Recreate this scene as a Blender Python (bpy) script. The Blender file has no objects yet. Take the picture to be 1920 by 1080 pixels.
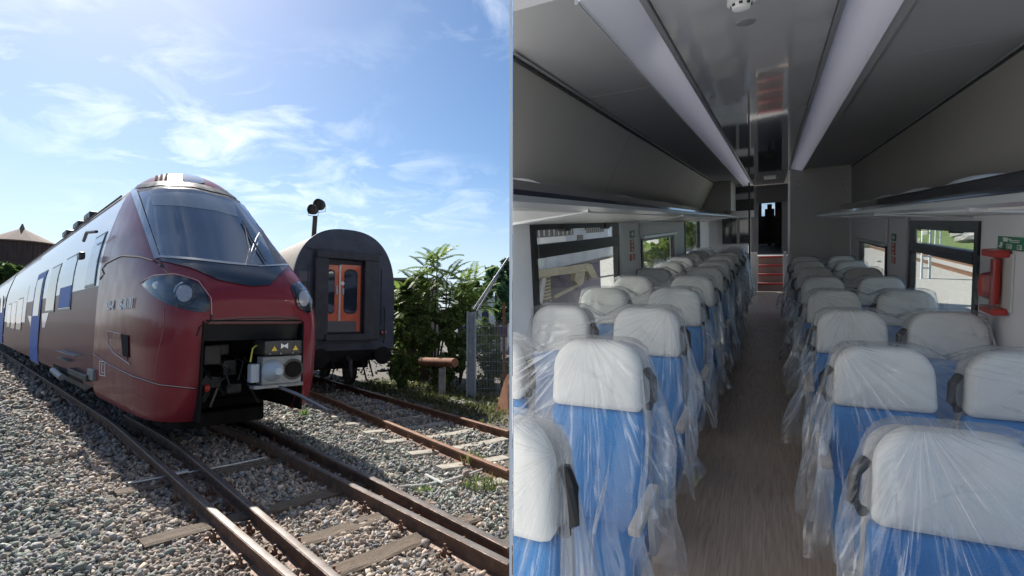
import bpy, bmesh, math, random
import numpy as np
from mathutils import Vector, Matrix, noise as mnoise
from mathutils.bvhtree import BVHTree
random.seed(7); rng = np.random.default_rng(7)
R = math.radians
scene = bpy.context.scene
COL = scene.collection

# ------------------------------------------------------------------ camera
F = 957.0; W0, H0 = 1920.0, 1080.0
EYE = Vector((0, 0, 1.95)); PITCH = math.atan(60 / F)
cd = bpy.data.cameras.new('camera'); cam = bpy.data.objects.new('camera', cd); COL.objects.link(cam)
cam.location = EYE; cam.rotation_euler = (math.pi / 2 + PITCH, 0, 0)
cd.sensor_width = 36; cd.lens = 36 * F / W0; cd.clip_start = .05; cd.clip_end = 3000
scene.camera = cam
ca, sa = math.cos(PITCH), math.sin(PITCH)
# ------------------------------------------------------------------ world sky and sun
AX = Vector((-.738, .675, 0)).normalized(); NX = Vector((AX.y, -AX.x, 0))     # main track: along / across
SUN = (AX * 5.0 + NX * .5 + Vector((0, 0, 4.3))).normalized()
wd = bpy.data.worlds.new('World'); scene.world = wd; wd.use_nodes = True
nt = wd.node_tree; nt.nodes.clear()
def N_(t, **k):
    n = nt.nodes.new(t)
    for a, b in k.items(): setattr(n, a, b)
    return n
L_ = nt.links.new
sky = N_('ShaderNodeTexSky', sky_type='NISHITA', sun_disc=False, sun_elevation=math.asin(SUN.z),
         sun_rotation=math.atan2(SUN.x, SUN.y), altitude=100, air_density=1.0, dust_density=.5, ozone_density=2.2)
tc = N_('ShaderNodeTexCoord'); sep = N_('ShaderNodeSeparateXYZ'); L_(tc.outputs['Generated'], sep.inputs[0])
mz = N_('ShaderNodeMath', operation='MAXIMUM'); L_(sep.outputs[2], mz.inputs[0]); mz.inputs[1].default_value = 0.0
az = N_('ShaderNodeMath', operation='ADD'); L_(mz.outputs[0], az.inputs[0]); az.inputs[1].default_value = .22
dx = N_('ShaderNodeMath', operation='DIVIDE'); L_(sep.outputs[0], dx.inputs[0]); L_(az.outputs[0], dx.inputs[1])
dy = N_('ShaderNodeMath', operation='DIVIDE'); L_(sep.outputs[1], dy.inputs[0]); L_(az.outputs[0], dy.inputs[1])
cb = N_('ShaderNodeCombineXYZ'); L_(dx.outputs[0], cb.inputs[0]); L_(dy.outputs[0], cb.inputs[1])
mp = N_('ShaderNodeMapping'); L_(cb.outputs[0], mp.inputs[0]); mp.inputs['Location'].default_value = (-7.7, -6.3, 0); mp.inputs['Rotation'].default_value = (0, 0, R(25)); mp.inputs['Scale'].default_value = (1.0, 1.25, 1)
n1 = N_('ShaderNodeTexNoise'); n1.inputs['Scale'].default_value = 1.1; n1.inputs['Detail'].default_value = 2; L_(mp.outputs[0], n1.inputs['Vector'])
n2 = N_('ShaderNodeTexNoise'); n2.inputs['Scale'].default_value = 3.6; n2.inputs['Detail'].default_value = 8; n2.inputs['Roughness'].default_value = .62; n2.inputs['Distortion'].default_value = .5; L_(mp.outputs[0], n2.inputs['Vector'])
r1 = N_('ShaderNodeMapRange'); L_(n1.outputs[0], r1.inputs[0]); r1.inputs[1].default_value = .40; r1.inputs[2].default_value = .66
r2 = N_('ShaderNodeMapRange'); L_(n2.outputs[0], r2.inputs[0]); r2.inputs[1].default_value = .47; r2.inputs[2].default_value = .70
mm = N_('ShaderNodeMath', operation='MULTIPLY'); L_(r1.outputs[0], mm.inputs[0]); L_(r2.outputs[0], mm.inputs[1])
mk = N_('ShaderNodeMath', operation='MULTIPLY'); L_(mm.outputs[0], mk.inputs[0]); mk.inputs[1].default_value = .62
cl = N_('ShaderNodeMixRGB'); L_(mk.outputs[0], cl.inputs[0]); hs = N_('ShaderNodeHueSaturation'); hs.inputs['Saturation'].default_value = 1.17; hs.inputs['Value'].default_value = .82; L_(sky.outputs[0], hs.inputs['Color']); L_(hs.outputs[0], cl.inputs[1]); cl.inputs[2].default_value = (10.2, 10.6, 11.2, 1)
hz1 = N_('ShaderNodeMapRange'); L_(mz.outputs[0], hz1.inputs[0]); hz1.inputs[1].default_value = 0.0; hz1.inputs[2].default_value = .30; hz1.inputs[3].default_value = .72; hz1.inputs[4].default_value = 0.0; hz1.interpolation_type = 'SMOOTHSTEP'
hz2 = N_('ShaderNodeMixRGB'); L_(hz1.outputs[0], hz2.inputs[0]); L_(cl.outputs[0], hz2.inputs[1]); hz2.inputs[2].default_value = (4.8, 5.7, 7.0, 1)
bg = N_('ShaderNodeBackground'); bg.inputs['Strength'].default_value = .05; L_(hz2.outputs[0], bg.inputs['Color'])
wo = N_('ShaderNodeOutputWorld'); L_(bg.outputs[0], wo.inputs['Surface'])
sd = bpy.data.lights.new('sun', 'SUN'); sd.energy = 3.2; sd.angle = R(.6); sd.color = (1, .95, .87)
so = bpy.data.objects.new('sun', sd); COL.objects.link(so); so.location = (0, 0, 30)
so.rotation_euler = (-SUN).to_track_quat('-Z', 'Y').to_euler()
scene.view_settings.view_transform = 'Standard'; scene.view_settings.look = 'None'
scene.view_settings.exposure = 1.65; scene.view_settings.gamma = 1
scene.render.engine = 'CYCLES'
scene.cycles.use_denoising = True
scene.cycles.max_bounces = 16; scene.cycles.diffuse_bounces = 8; scene.cycles.glossy_bounces = 4
scene.cycles.transmission_bounces = 8; scene.cycles.transparent_max_bounces = 64
scene.cycles.sample_clamp_indirect = 6

# ------------------------------------------------------------------ projection helpers (the photograph's rays -> places)
def ray(px, py):
    x, u = px - 960, 540 - py
    return Vector((x, F * ca - u * sa, F * sa + u * ca))
def gp(px, py, z=0.0):
    r = ray(px, py); return EYE + r * ((z - EYE.z) / r.z)
def atY(px, py, Y):
    r = ray(px, py); return EYE + r * (Y / r.y)
def fl(px, py, n):                                    # on the vertical plane NX.p = n of the main track -> (s, z)
    r = ray(px, py); p = EYE + r * (n / r.dot(NX)); return p.dot(AX), p.z
def T(s, n, z): return AX * s + NX * n + Vector((0, 0, z))
# the coach interior has its own frame: right / forward / up
def camvec(x, y, d): return Vector((x, d * ca - y * sa, d * sa + y * ca))
CF = camvec(490, 128, F).normalized(); CR = camvec(F, 0, -490).normalized(); CU = CR.cross(CF)
CM = Matrix.Translation(EYE) @ Matrix((CR, CF, CU)).transposed().to_4x4()
CMI = CM.inverted()
def cray(px, py):
    r = ray(px, py); return Vector((r.dot(CR), r.dot(CF), r.dot(CU)))
def c_u(px, py, u): r = cray(px, py); return r * (u / r.x)
def c_v(px, py, v): r = cray(px, py); return r * (v / r.y)
def c_w(px, py, w): r = cray(px, py); return r * (w / r.z)

# ------------------------------------------------------------------ materials
MATS = {}
def mat(name, col, rough=.6, metal=0., var=None, vscale=8., bump=0., bscale=30., coat=0., spec=.5, stretch=None, detail=4, rvar=0., trans=0., ior=1.45):
    if name in MATS: return MATS[name]
    m = bpy.data.materials.new(name); m.use_nodes = True; t = m.node_tree; b = t.nodes['Principled BSDF']
    b.inputs['Base Color'].default_value = (*col, 1); b.inputs['Roughness'].default_value = rough; b.inputs['Metallic'].default_value = metal
    b.inputs['Coat Weight'].default_value = coat; b.inputs['Coat Roughness'].default_value = .04; b.inputs['Specular IOR Level'].default_value = spec
    b.inputs['Transmission Weight'].default_value = trans; b.inputs['IOR'].default_value = ior
    if var is not None or bump or rvar:
        c = t.nodes.new('ShaderNodeTexCoord'); v = c.outputs['Object']
        if stretch:
            q = t.nodes.new('ShaderNodeMapping'); q.inputs['Scale'].default_value = stretch; t.links.new(v, q.inputs[0]); v = q.outputs[0]
        if var is not None:
            n = t.nodes.new('ShaderNodeTexNoise'); n.inputs['Scale'].default_value = vscale; n.inputs['Detail'].default_value = detail; n.inputs['Roughness'].default_value = .62; t.links.new(v, n.inputs['Vector'])
            r = t.nodes.new('ShaderNodeMapRange'); r.inputs[1].default_value = .32; r.inputs[2].default_value = .68; t.links.new(n.outputs[0], r.inputs[0])
            x = t.nodes.new('ShaderNodeMixRGB'); x.inputs[1].default_value = (*col, 1); x.inputs[2].default_value = (*var, 1); t.links.new(r.outputs[0], x.inputs[0]); t.links.new(x.outputs[0], b.inputs['Base Color'])
        if rvar:
            n = t.nodes.new('ShaderNodeTexNoise'); n.inputs['Scale'].default_value = vscale * 1.7; n.inputs['Detail'].default_value = 5; t.links.new(v, n.inputs['Vector'])
            r = t.nodes.new('ShaderNodeMapRange'); r.inputs[1].default_value = .35; r.inputs[2].default_value = .7; r.inputs[3].default_value = max(0, rough - rvar); r.inputs[4].default_value = min(1, rough + rvar); t.links.new(n.outputs[0], r.inputs[0]); t.links.new(r.outputs[0], b.inputs['Roughness'])
        if bump:
            n = t.nodes.new('ShaderNodeTexNoise'); n.inputs['Scale'].default_value = bscale; n.inputs['Detail'].default_value = 6; t.links.new(v, n.inputs['Vector'])
            p = t.nodes.new('ShaderNodeBump'); p.inputs['Strength'].default_value = bump; p.inputs['Distance'].default_value = .02; t.links.new(n.outputs[0], p.inputs['Height']); t.links.new(p.outputs[0], b.inputs['Normal'])
    MATS[name] = m; return m
def attr_mat(name, rough=.85, bump=.4, bscale=60., spec=.3, trans=0.):
    m = bpy.data.materials.new(name); m.use_nodes = True; t = m.node_tree; b = t.nodes['Principled BSDF']
    a = t.nodes.new('ShaderNodeAttribute'); a.attribute_name = 'col'
    c = t.nodes.new('ShaderNodeTexCoord'); n = t.nodes.new('ShaderNodeTexNoise'); n.inputs['Scale'].default_value = bscale; n.inputs['Detail'].default_value = 4
    t.links.new(c.outputs['Object'], n.inputs['Vector'])
    h = t.nodes.new('ShaderNodeMapRange'); h.inputs[3].default_value = .72; h.inputs[4].default_value = 1.25; t.links.new(n.outputs[0], h.inputs[0])
    x = t.nodes.new('ShaderNodeMixRGB'); x.blend_type = 'MULTIPLY'; x.inputs[0].default_value = 1; t.links.new(a.outputs['Color'], x.inputs[1]); t.links.new(h.outputs[0], x.inputs[2])
    t.links.new(x.outputs[0], b.inputs['Base Color']); b.inputs['Roughness'].default_value = rough; b.inputs['Specular IOR Level'].default_value = spec
    if bump:
        p = t.nodes.new('ShaderNodeBump'); p.inputs['Strength'].default_value = bump; p.inputs['Distance'].default_value = .01; t.links.new(n.outputs[0], p.inputs['Height']); t.links.new(p.outputs[0], b.inputs['Normal'])
    if trans:
        tr = t.nodes.new('ShaderNodeBsdfTranslucent'); t.links.new(x.outputs[0], tr.inputs[0]); ms = t.nodes.new('ShaderNodeMixShader'); ms.inputs[0].default_value = trans
        t.links.new(b.outputs[0], ms.inputs[1]); t.links.new(tr.outputs[0], ms.inputs[2]); t.links.new(ms.outputs[0], t.nodes['Material Output'].inputs[0])
    return m
def glass_mat(name, tint=(.8, .85, .85), refl=1.0, rough=.02, clear=.85):
    m = bpy.data.materials.new(name); m.use_nodes = True; t = m.node_tree; t.nodes.clear()
    o = t.nodes.new('ShaderNodeOutputMaterial'); tr = t.nodes.new('ShaderNodeBsdfTransparent'); tr.inputs[0].default_value = (*[c * clear for c in tint], 1)
    g = t.nodes.new('ShaderNodeBsdfGlossy'); g.inputs['Roughness'].default_value = rough
    fr = t.nodes.new('ShaderNodeFresnel'); fr.inputs[0].default_value = 1.5; mx = t.nodes.new('ShaderNodeMixShader')
    k = t.nodes.new('ShaderNodeMath'); k.operation = 'MULTIPLY'; k.inputs[1].default_value = refl; t.links.new(fr.outputs[0], k.inputs[0])
    ge = t.nodes.new('ShaderNodeNewGeometry'); bf = t.nodes.new('ShaderNodeMath'); bf.operation = 'SUBTRACT'; bf.inputs[0].default_value = 1; t.links.new(ge.outputs['Backfacing'], bf.inputs[1]); kk = t.nodes.new('ShaderNodeMath'); kk.operation = 'MULTIPLY'; t.links.new(k.outputs[0], kk.inputs[0]); t.links.new(bf.outputs[0], kk.inputs[1]); t.links.new(kk.outputs[0], mx.inputs[0]); t.links.new(tr.outputs[0], mx.inputs[1]); t.links.new(g.outputs[0], mx.inputs[2]); t.links.new(mx.outputs[0], o.inputs[0])
    MATS[name] = m; return m

# ------------------------------------------------------------------ mesh helpers
class MB:
    def __init__(s): s.v = []; s.f = []
    def add(s, v, f):
        o = len(s.v); s.v += [tuple(p) for p in v]; s.f += [tuple(i + o for i in q) for q in f]; return s
    def box(s, c, d, rot=None):
        c = Vector(c); h = Vector(d) / 2
        P = [Vector((x * h.x, y * h.y, z * h.z)) for x in (-1, 1) for y in (-1, 1) for z in (-1, 1)]
        if rot is not None: P = [rot @ p for p in P]
        return s.add([c + p for p in P], [(0, 1, 3, 2), (4, 6, 7, 5), (0, 4, 5, 1), (2, 3, 7, 6), (0, 2, 6, 4), (1, 5, 7, 3)])
    def hexa(s, P): return s.add(P, [(0, 3, 2, 1), (4, 5, 6, 7), (0, 1, 5, 4), (1, 2, 6, 5), (2, 3, 7, 6), (3, 0, 4, 7)])
    def tube(s, pts, r, n=8, caps=True):
        pts = [Vector(p) for p in pts]; rr = r if isinstance(r, (list, tuple)) else [r] * len(pts); rings = []
        up = Vector((0, 0, 1)); b0 = len(s.v); V = []; Fc = []
        for i, p in enumerate(pts):
            t = (pts[min(i + 1, len(pts) - 1)] - pts[max(i - 1, 0)]).normalized()
            a = t.cross(up if abs(t.z) < .95 else Vector((1, 0, 0))).normalized(); b = a.cross(t)
            V += [p + (a * math.cos(q) + b * math.sin(q)) * rr[i] for q in [2 * math.pi * k / n for k in range(n)]]
        for i in range(len(pts) - 1):
            for k in range(n): Fc.append((i * n + k, i * n + (k + 1) % n, (i + 1) * n + (k + 1) % n, (i + 1) * n + k))
        if caps: Fc.append(tuple(range(n))[::-1]); Fc.append(tuple((len(pts) - 1) * n + k for k in range(n)))
        return s.add(V, Fc)
    def lathe(s, prof, c, axis=(0, 0, 1), n=16):
        ax = Vector(axis).normalized(); a = ax.cross(Vector((0, 0, 1)) if abs(ax.z) < .9 else Vector((1, 0, 0))).normalized(); b = ax.cross(a); c = Vector(c)
        V = []; Fc = []
        for (r, h) in prof: V += [c + ax * h + (a * math.cos(2 * math.pi * k / n) + b * math.sin(2 * math.pi * k / n)) * max(r, 1e-4) for k in range(n)]
        for i in range(len(prof) - 1):
            for k in range(n): Fc.append((i * n + k, i * n + (k + 1) % n, (i + 1) * n + (k + 1) % n, (i + 1) * n + k))
        Fc.append(tuple(range(n))[::-1]); Fc.append(tuple((len(prof) - 1) * n + k for k in range(n)))
        return s.add(V, Fc)
    def prism(s, poly, off):                       # poly: 3D loop, off: vector
        n = len(poly); off = Vector(off); P = [Vector(p) for p in poly]
        return s.add(P + [p + off for p in P], [tuple(range(n))[::-1], tuple(range(n, 2 * n))] + [(i, (i + 1) % n, n + (i + 1) % n, n + i) for i in range(n)])
    def grid(s, rows, closed=False):
        m = len(rows[0]); V = [p for r in rows for p in r]; Fc = []
        for i in range(len(rows) - 1):
            for k in range(m if closed else m - 1): Fc.append((i * m + k, i * m + (k + 1) % m, (i + 1) * m + (k + 1) % m, (i + 1) * m + k))
        return s.add(V, Fc)
    def mesh(s, name, m, smooth=False, bev=0., seg=2, fix=True):
        me = bpy.data.meshes.new(name); me.from_pydata(s.v, [], s.f); me.validate()
        if fix or bev:
            b = bmesh.new(); b.from_mesh(me)
            if fix: bmesh.ops.recalc_face_normals(b, faces=b.faces)
            if bev:
                E = [e for e in b.edges if len(e.link_faces) == 2 and e.calc_face_angle(0) > .5]
                bmesh.ops.bevel(b, geom=E, offset=bev, segments=seg, affect='EDGES', profile=.6, clamp_overlap=True)
            b.to_mesh(me); b.free()
        if m: me.materials.append(m)
        if smooth:
            me.polygons.foreach_set('use_smooth', [True] * len(me.polygons))
            if smooth != 'all':
                try: me.set_sharp_from_angle(angle=R(42))
                except Exception: pass
        return me
    def obj(s, name, m, parent=None, smooth=False, bev=0., seg=2, mw=None, fix=True, label=None, cat=None, group=None, kind=None):
        o = bpy.data.objects.new(name, s.mesh(name, m, smooth, bev, seg, fix)); COL.objects.link(o)
        if parent is not None: o.parent = parent
        elif mw is not None: o.matrix_world = mw
        return tag(o, label, cat, group, kind)
def tag(o, label=None, cat=None, group=None, kind=None):
    for k, v in (('label', label), ('category', cat), ('group', group), ('kind', kind)):
        if v: o[k] = v
    return o
def thing(name, label, cat, group=None, mw=None, kind=None):
    o = bpy.data.objects.new(name, None); COL.objects.link(o); o.empty_display_size = .2
    if mw is not None: o.matrix_world = mw
    return tag(o, label, cat, group, kind)
def child(name, me, parent, mw=None):
    o = bpy.data.objects.new(name, me); COL.objects.link(o); o.parent = parent
    if mw is not None: o.matrix_local = mw
    return o
def clone(root, mw, label=None, group=None):
    r = root.copy(); COL.objects.link(r); r.matrix_world = mw
    if label: r['label'] = label
    if group: r['group'] = group
    for c in root.children:
        k = c.copy(); COL.objects.link(k); k.parent = r; k.matrix_basis = c.matrix_basis
        for g in c.children:
            d = g.copy(); COL.objects.link(d); d.parent = k; d.matrix_basis = g.matrix_basis
    return r
def np_mesh(name, V, Fc, m, col=None, smooth=False):
    me = bpy.data.meshes.new(name); nv, nf = len(V), len(Fc); k = Fc.shape[1]
    me.vertices.add(nv); me.vertices.foreach_set('co', V.astype(np.float32).ravel())
    me.loops.add(nf * k); me.loops.foreach_set('vertex_index', Fc.astype(np.int32).ravel())
    me.polygons.add(nf); me.polygons.foreach_set('loop_start', np.arange(0, nf * k, k, dtype=np.int32)); me.polygons.foreach_set('loop_total', np.full(nf, k, np.int32))
    if smooth: me.polygons.foreach_set('use_smooth', np.ones(nf, bool))
    me.update(calc_edges=True)
    if col is not None:
        a = me.color_attributes.new('col', 'FLOAT_COLOR', 'POINT'); c4 = np.ones((nv, 4), np.float32); c4[:, :3] = col; a.data.foreach_set('color', c4.ravel())
    me.materials.append(m); return me
def text_obj(body, size, m, parent, M, name='lettering', ext=.001, align='LEFT', sx=1.0):
    c = bpy.data.curves.new(name, 'FONT'); c.body = body; c.size = size; c.extrude = ext; c.align_x = align; c.offset = size * .045; c.resolution_u = 2
    o = bpy.data.objects.new(name, c); COL.objects.link(o); bpy.context.view_layer.update()
    me = bpy.data.meshes.new_from_object(o.evaluated_get(bpy.context.evaluated_depsgraph_get())); bpy.data.objects.remove(o)
    for v in me.vertices: v.co.x *= sx
    me.materials.clear(); me.materials.append(m); n = bpy.data.objects.new(name, me); COL.objects.link(n); n.parent = parent; n.matrix_local = M
    return n
def basis(o, x, y, z):                                # matrix from origin and three axes
    return Matrix.Translation(Vector(o)) @ Matrix((Vector(x), Vector(y), Vector(z))).transposed().to_4x4()
# ------------------------------------------------------------------ yard ground, ballast, rails
def in_yard(p, m=.03): return p.x < -m
gm = mat('yard_earth', (.125, .112, .095), .95, var=(.07, .066, .055), vscale=2.2, bump=.8, bscale=38, detail=8)
g = MB()
ys = [-40, -8, 0, 4, 8, 14, 24, 45, 90, 200, 600]; xs = [0.0, -4, -9, -16, -30, -70, -200, -700]
g.grid([[(x, y, 0 if x > -40 and y < 60 else -.2) for x in xs] for y in ys]); g.obj('yard_ground', gm, kind='structure')
# second direction: the rusty siding on the right
A2 = Vector((-.605, .796, 0)).normalized(); N2 = Vector((A2.y, -A2.x, 0))
def T2(s, n, z): return A2 * s + N2 * n + Vector((0, 0, z))
rail_m = mat('rail_steel_brown', (.17, .088, .052), .65, .15, var=(.075, .042, .028), vscale=7, bump=.35, bscale=50, rvar=.15)
head_m = mat('rail_running_surface', (.17, .155, .145), .5, .55, var=(.10, .08, .07), vscale=4, rvar=.06)
rust_m = mat('rail_rust', (.20, .095, .05), .8, .1, var=(.085, .042, .027), vscale=9, bump=.4, bscale=60)
rusth_m = mat('rail_rust_worn', (.26, .15, .095), .55, .4, var=(.15, .075, .045), vscale=6)
ZR = .15
def rail_profile(k=1.0):
    return [(-.07, -.165), (.07, -.165), (.07, -.15), (.014, -.13), (.011, -.045), (.034, -.03), (.036, -.004), (.030, .0), (-.030, .0), (-.036, -.004), (-.034, -.03), (-.011, -.045), (-.014, -.13), (-.07, -.15)]
def resample(P, step):
    out = [P[0]]
    for a, b in zip(P, P[1:]):
        n = max(1, int((b - a).length / step)); out += [a.lerp(b, i / n) for i in range(1, n + 1)]
    return out
def smooth_path(P, it=3):
    P = resample(P, .5)
    for _ in range(it): P = [P[0]] + [(P[i - 1] + P[i] * 2 + P[i + 1]) / 4 for i in range(1, len(P) - 1)] + [P[-1]]
    return P
def make_rail(P, label, m1, m2, group, clips, cs):
    P = smooth_path(P); t = thing('rail', label, 'rail', group); b = MB(); h = MB()
    prof = rail_profile(); rows = []; top = []
    for i, p in enumerate(P):
        d = (P[min(i + 1, len(P) - 1)] - P[max(i - 1, 0)]).normalized(); n = Vector((d.y, -d.x, 0))
        rows.append([p + n * q[0] + Vector((0, 0, q[1])) for q in prof])
        top.append([p + n * x + Vector((0, 0, z)) for x, z in ((-.031, -.002), (-.027, .003), (0, .005), (.027, .003), (.031, -.002))])
    b.grid(rows, True).add(rows[0], [tuple(range(14))]).add(rows[-1], [tuple(range(14))[::-1]])
    b.obj('rail_web', m1, t); h.grid(top).obj('running_surface', m2, t, smooth=True)
    # fastenings: plate, two clips with bolts
    acc = 0
    for a, c in zip(P, P[1:]):
        L = (c - a).length; d = (c - a).normalized(); n = Vector((d.y, -d.x, 0))
        while acc < L:
            q = a + d * acc; acc += cs
            if q.length > clips or not in_yard(q, .2): continue
            rot = Matrix((n, d, Vector((0, 0, 1)))).transposed(); f = MB()
            f.box(q + Vector((0, 0, -.158)), (.34, .15, .022), rot)
            for s_ in (-1, 1):
                f.box(q + n * (.085 * s_) + Vector((0, 0, -.128)), (.06, .07, .035), rot)
                f.lathe([(.022, 0), (.022, .05), (.012, .05), (.012, .085)], q + n * (.10 * s_) + Vector((0, 0, -.125)), n=6)
                f.lathe([(.02, 0), (.02, .04)], q + n * (.145 * s_) + d * .03 + Vector((0, 0, -.148)), n=6)
            f.obj('fastening', m1, t)
        acc -= L
    return t
def px_line(pts, z=ZR): return [gp(x, y, z) for x, y in pts]
def ext_front(P, d=2.0):
    v = (P[0] - P[1]).normalized(); q = P[0] + v * d
    if q.x > -.012: q = P[0] + v * max(0.0, (-.012 - P[0].x) / v.x)
    return [q] + P
L1 = ext_front(px_line([(545, 1080), (480, 1027), (342, 905), (215, 793)])); e = L1[-1]; L1.append(e + AX * 34)
L2 = ext_front(px_line([(628, 1080), (480, 955), (326, 827)])); e = L2[-1]; L2.append(e + AX * 3.2)
R1 = ext_front(px_line([(954, 1054), (687, 921), (480, 821)])); e = R1[-1]; R1.append(e + AX * 34)
R2 = ext_front(px_line([(954, 1024), (700, 896), (480, 791)])); e = R2[-1]; R2.append(e + (AX * .9 + NX * -.02).normalized() * 3)
make_rail(L1, 'outer left rail running under the red locomotive', rail_m, head_m, 'rails of the main track and its turnout', 13, .68)
make_rail(L2, 'inner left rail beside the outer left rail, lying between the running rails', rail_m, head_m, 'rails of the main track and its turnout', 11, .68)
make_rail(R1, 'bright-topped right running rail under the red locomotive', rail_m, head_m, 'rails of the main track and its turnout', 12, .68)
make_rail(R2, 'dark rail just beyond the bright right running rail', rail_m, head_m, 'rails of the main track and its turnout', 9, 1.36)
RA = [T2(3.74 / .6 * 0 + 4.72, 3.74, ZR)]; 
RA = px_line([(954, 882), (780, 812), (600, 739)]); RA.append(RA[-1] + A2 * 24)
RB = px_line([(954, 808), (820, 770), (687, 733)]); RB.append(RB[-1] + A2 * 24)
make_rail(RA, 'rusty near rail of the siding leading to the old dark coach', rust_m, rusth_m, 'rails of the rusty siding', 15, .87)
make_rail(RB, 'rusty far rail of the siding beside the overgrown edge', rust_m, rusth_m, 'rails of the rusty siding', 17, .87)
# sleepers
wood_m = mat('sleeper_wood', (.20, .155, .115), .9, var=(.075, .055, .042), vscale=5, bump=1.0, bscale=22, stretch=(1.2, 14, 14), detail=8)
conc_m = mat('sleeper_concrete', (.36, .33, .28), .9, var=(.22, .20, .165), vscale=7, bump=.4, bscale=70)
def wood_sleeper(s, n0, n1, w, top, label, skew=0.0):
    ax = (NX + AX * skew).normalized(); al = Vector((-ax.y, ax.x, 0)); c = T(s, (n0 + n1) / 2, 0); hl = (n1 - n0) / 2
    b = MB(); K = 14; rows = []
    for i in range(K + 1):
        q = -hl + 2 * hl * i / K; j = [random.uniform(-.006, .006) for _ in range(6)]
        rows.append([(q, -w / 2 + j[0], -.14), (q, -w / 2 + j[1], top - .012), (q, -w / 2 + .03, top + j[2]), (q, -.01 + j[5], top - .008 + j[3]), (q, w / 2 - .03, top + j[4]), (q, w / 2 + j[0], top - .014), (q, w / 2 + j[1], -.14)])
    b.grid(rows).add(rows[0], [tuple(range(7))]).add(rows[-1], [tuple(range(7))[::-1]])
    b.obj('wooden_sleeper', wood_m, mw=basis(c, ax, al, (0, 0, 1)), label=label, cat='sleeper', group='wooden sleepers of the main track')
SLP = [(3.05, 'nearest the camera under the main rails'), (3.74, 'second from the camera, long and bare between the rails'), (4.44, 'third from the camera, half sunk in ballast'),
       (5.42, 'sticking out left of the outer rail with a split face'), (6.25, 'fifth from the camera, in the shade edge'), (7.15, 'with its squared end beyond the left rail at the shadow edge'),
       (8.0, 'just ahead of the locomotive nose'), (8.9, 'first one under the locomotive')]
for s_, l_ in SLP:
    n1 = 3.55
    while T(s_, n1, 0).x > -.05: n1 -= .05
    n0 = {5.42: 1.18, 7.15: 1.30}.get(s_, 1.62)
    wood_sleeper(s_, n0, n1, .24, {3.74: .035, 5.42: .045, 7.15: .05, 4.44: .03}.get(s_, .005), 'weathered wooden sleeper ' + l_, random.uniform(-.02, .02))
k = 0; ORD = ['nearest', 'second', 'third', 'fourth', 'fifth', 'sixth', 'seventh', 'eighth', 'ninth', 'tenth', 'eleventh', 'twelfth']
s_ = 5.06
while s_ < 14.2:
    n1 = 5.35; n0 = 3.32
    while T2(s_, n1, 0).x > -.05: n1 -= .05
    b = MB(); rows = []
    for i in range(13):
        q = n0 + (n1 - n0) * i / 12; x = (q - 4.36) / 1.0; t_ = .02 + .035 * min(1, abs(x)) ** 2
        rows.append([T2(s_ - .14, q, -.1), T2(s_ - .10, q, t_ - .004), T2(s_ - .08, q, t_), T2(s_ + .08, q, t_), T2(s_ + .10, q, t_ - .004), T2(s_ + .14, q, -.1)])
    b.grid(rows).add(rows[0], [tuple(range(6))]).add(rows[-1], [tuple(range(6))[::-1]])
    b.obj('concrete_sleeper', conc_m, label='pale concrete sleeper of the rusty siding, %s counted from the camera' % ORD[k], cat='sleeper', group='concrete sleepers of the siding')
    s_ += .87; k += 1

# ballast stones (uncountable)
phi = (1 + 5 ** .5) / 2
ICO = np.array([(-1, phi, 0), (1, phi, 0), (-1, -phi, 0), (1, -phi, 0), (0, -1, phi), (0, 1, phi), (0, -1, -phi), (0, 1, -phi), (phi, 0, -1), (phi, 0, 1), (-phi, 0, -1), (-phi, 0, 1)]) / math.hypot(1, phi)
ICF = np.array([(0, 11, 5), (0, 5, 1), (0, 1, 7), (0, 7, 10), (0, 10, 11), (1, 5, 9), (5, 11, 4), (11, 10, 2), (10, 7, 6), (7, 1, 8), (3, 9, 4), (3, 4, 2), (3, 2, 6), (3, 6, 8), (3, 8, 9), (4, 9, 5), (2, 4, 11), (6, 2, 10), (8, 6, 7), (9, 8, 1)])
def rand_rot(n):
    q = rng.normal(size=(n, 4)); q /= np.linalg.norm(q, axis=1)[:, None]; a, b, c, d = q.T
    return np.stack([1 - 2 * (c * c + d * d), 2 * (b * c - a * d), 2 * (b * d + a * c), 2 * (b * c + a * d), 1 - 2 * (b * b + d * d), 2 * (c * d - a * b), 2 * (b * d - a * c), 2 * (c * d + a * b), 1 - 2 * (b * b + c * c)], 1).reshape(n, 3, 3)
def stones(P, size, col, m, name):
    n = len(P); base = ICO[None] * rng.uniform(.62, 1.12, (n, 12, 1)) * np.stack([rng.uniform(.8, 1.25, n), rng.uniform(.6, 1.0, n), rng.uniform(.45, .8, n)], 1)[:, None]
    # angular facets: flatten against two random planes
    for _ in range(5):
        d = rng.normal(size=(n, 3)); d /= np.linalg.norm(d, axis=1)[:, None]; h = np.einsum('nij,nj->ni', base, d); ex = np.maximum(h - rng.uniform(.16, .42, n)[:, None], 0); base = base - ex[..., None] * d[:, None]
    Rm = rand_rot(n); flat = np.eye(3)[None] * np.array([1, 1, .75])
    V = np.einsum('nij,nkj->nki', Rm, base * size[:, None, None]) + P[:, None]
    Fc = (ICF[None] + (np.arange(n) * 12)[:, None, None]).reshape(-1, 3)
    c = np.repeat(col, 12, 0); return np_mesh(name, V.reshape(-1, 3), Fc, m, c)
def polyline_dist(P, line):
    L = np.array([(p.x, p.y) for p in line]); d = np.full(len(P), 1e9)
    for a, b in zip(L, L[1:]):
        ab = b - a; t = np.clip(((P - a) @ ab) / (ab @ ab), 0, 1); d = np.minimum(d, np.linalg.norm(P - a - t[:, None] * ab, axis=1))
    return d
pts = []
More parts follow.
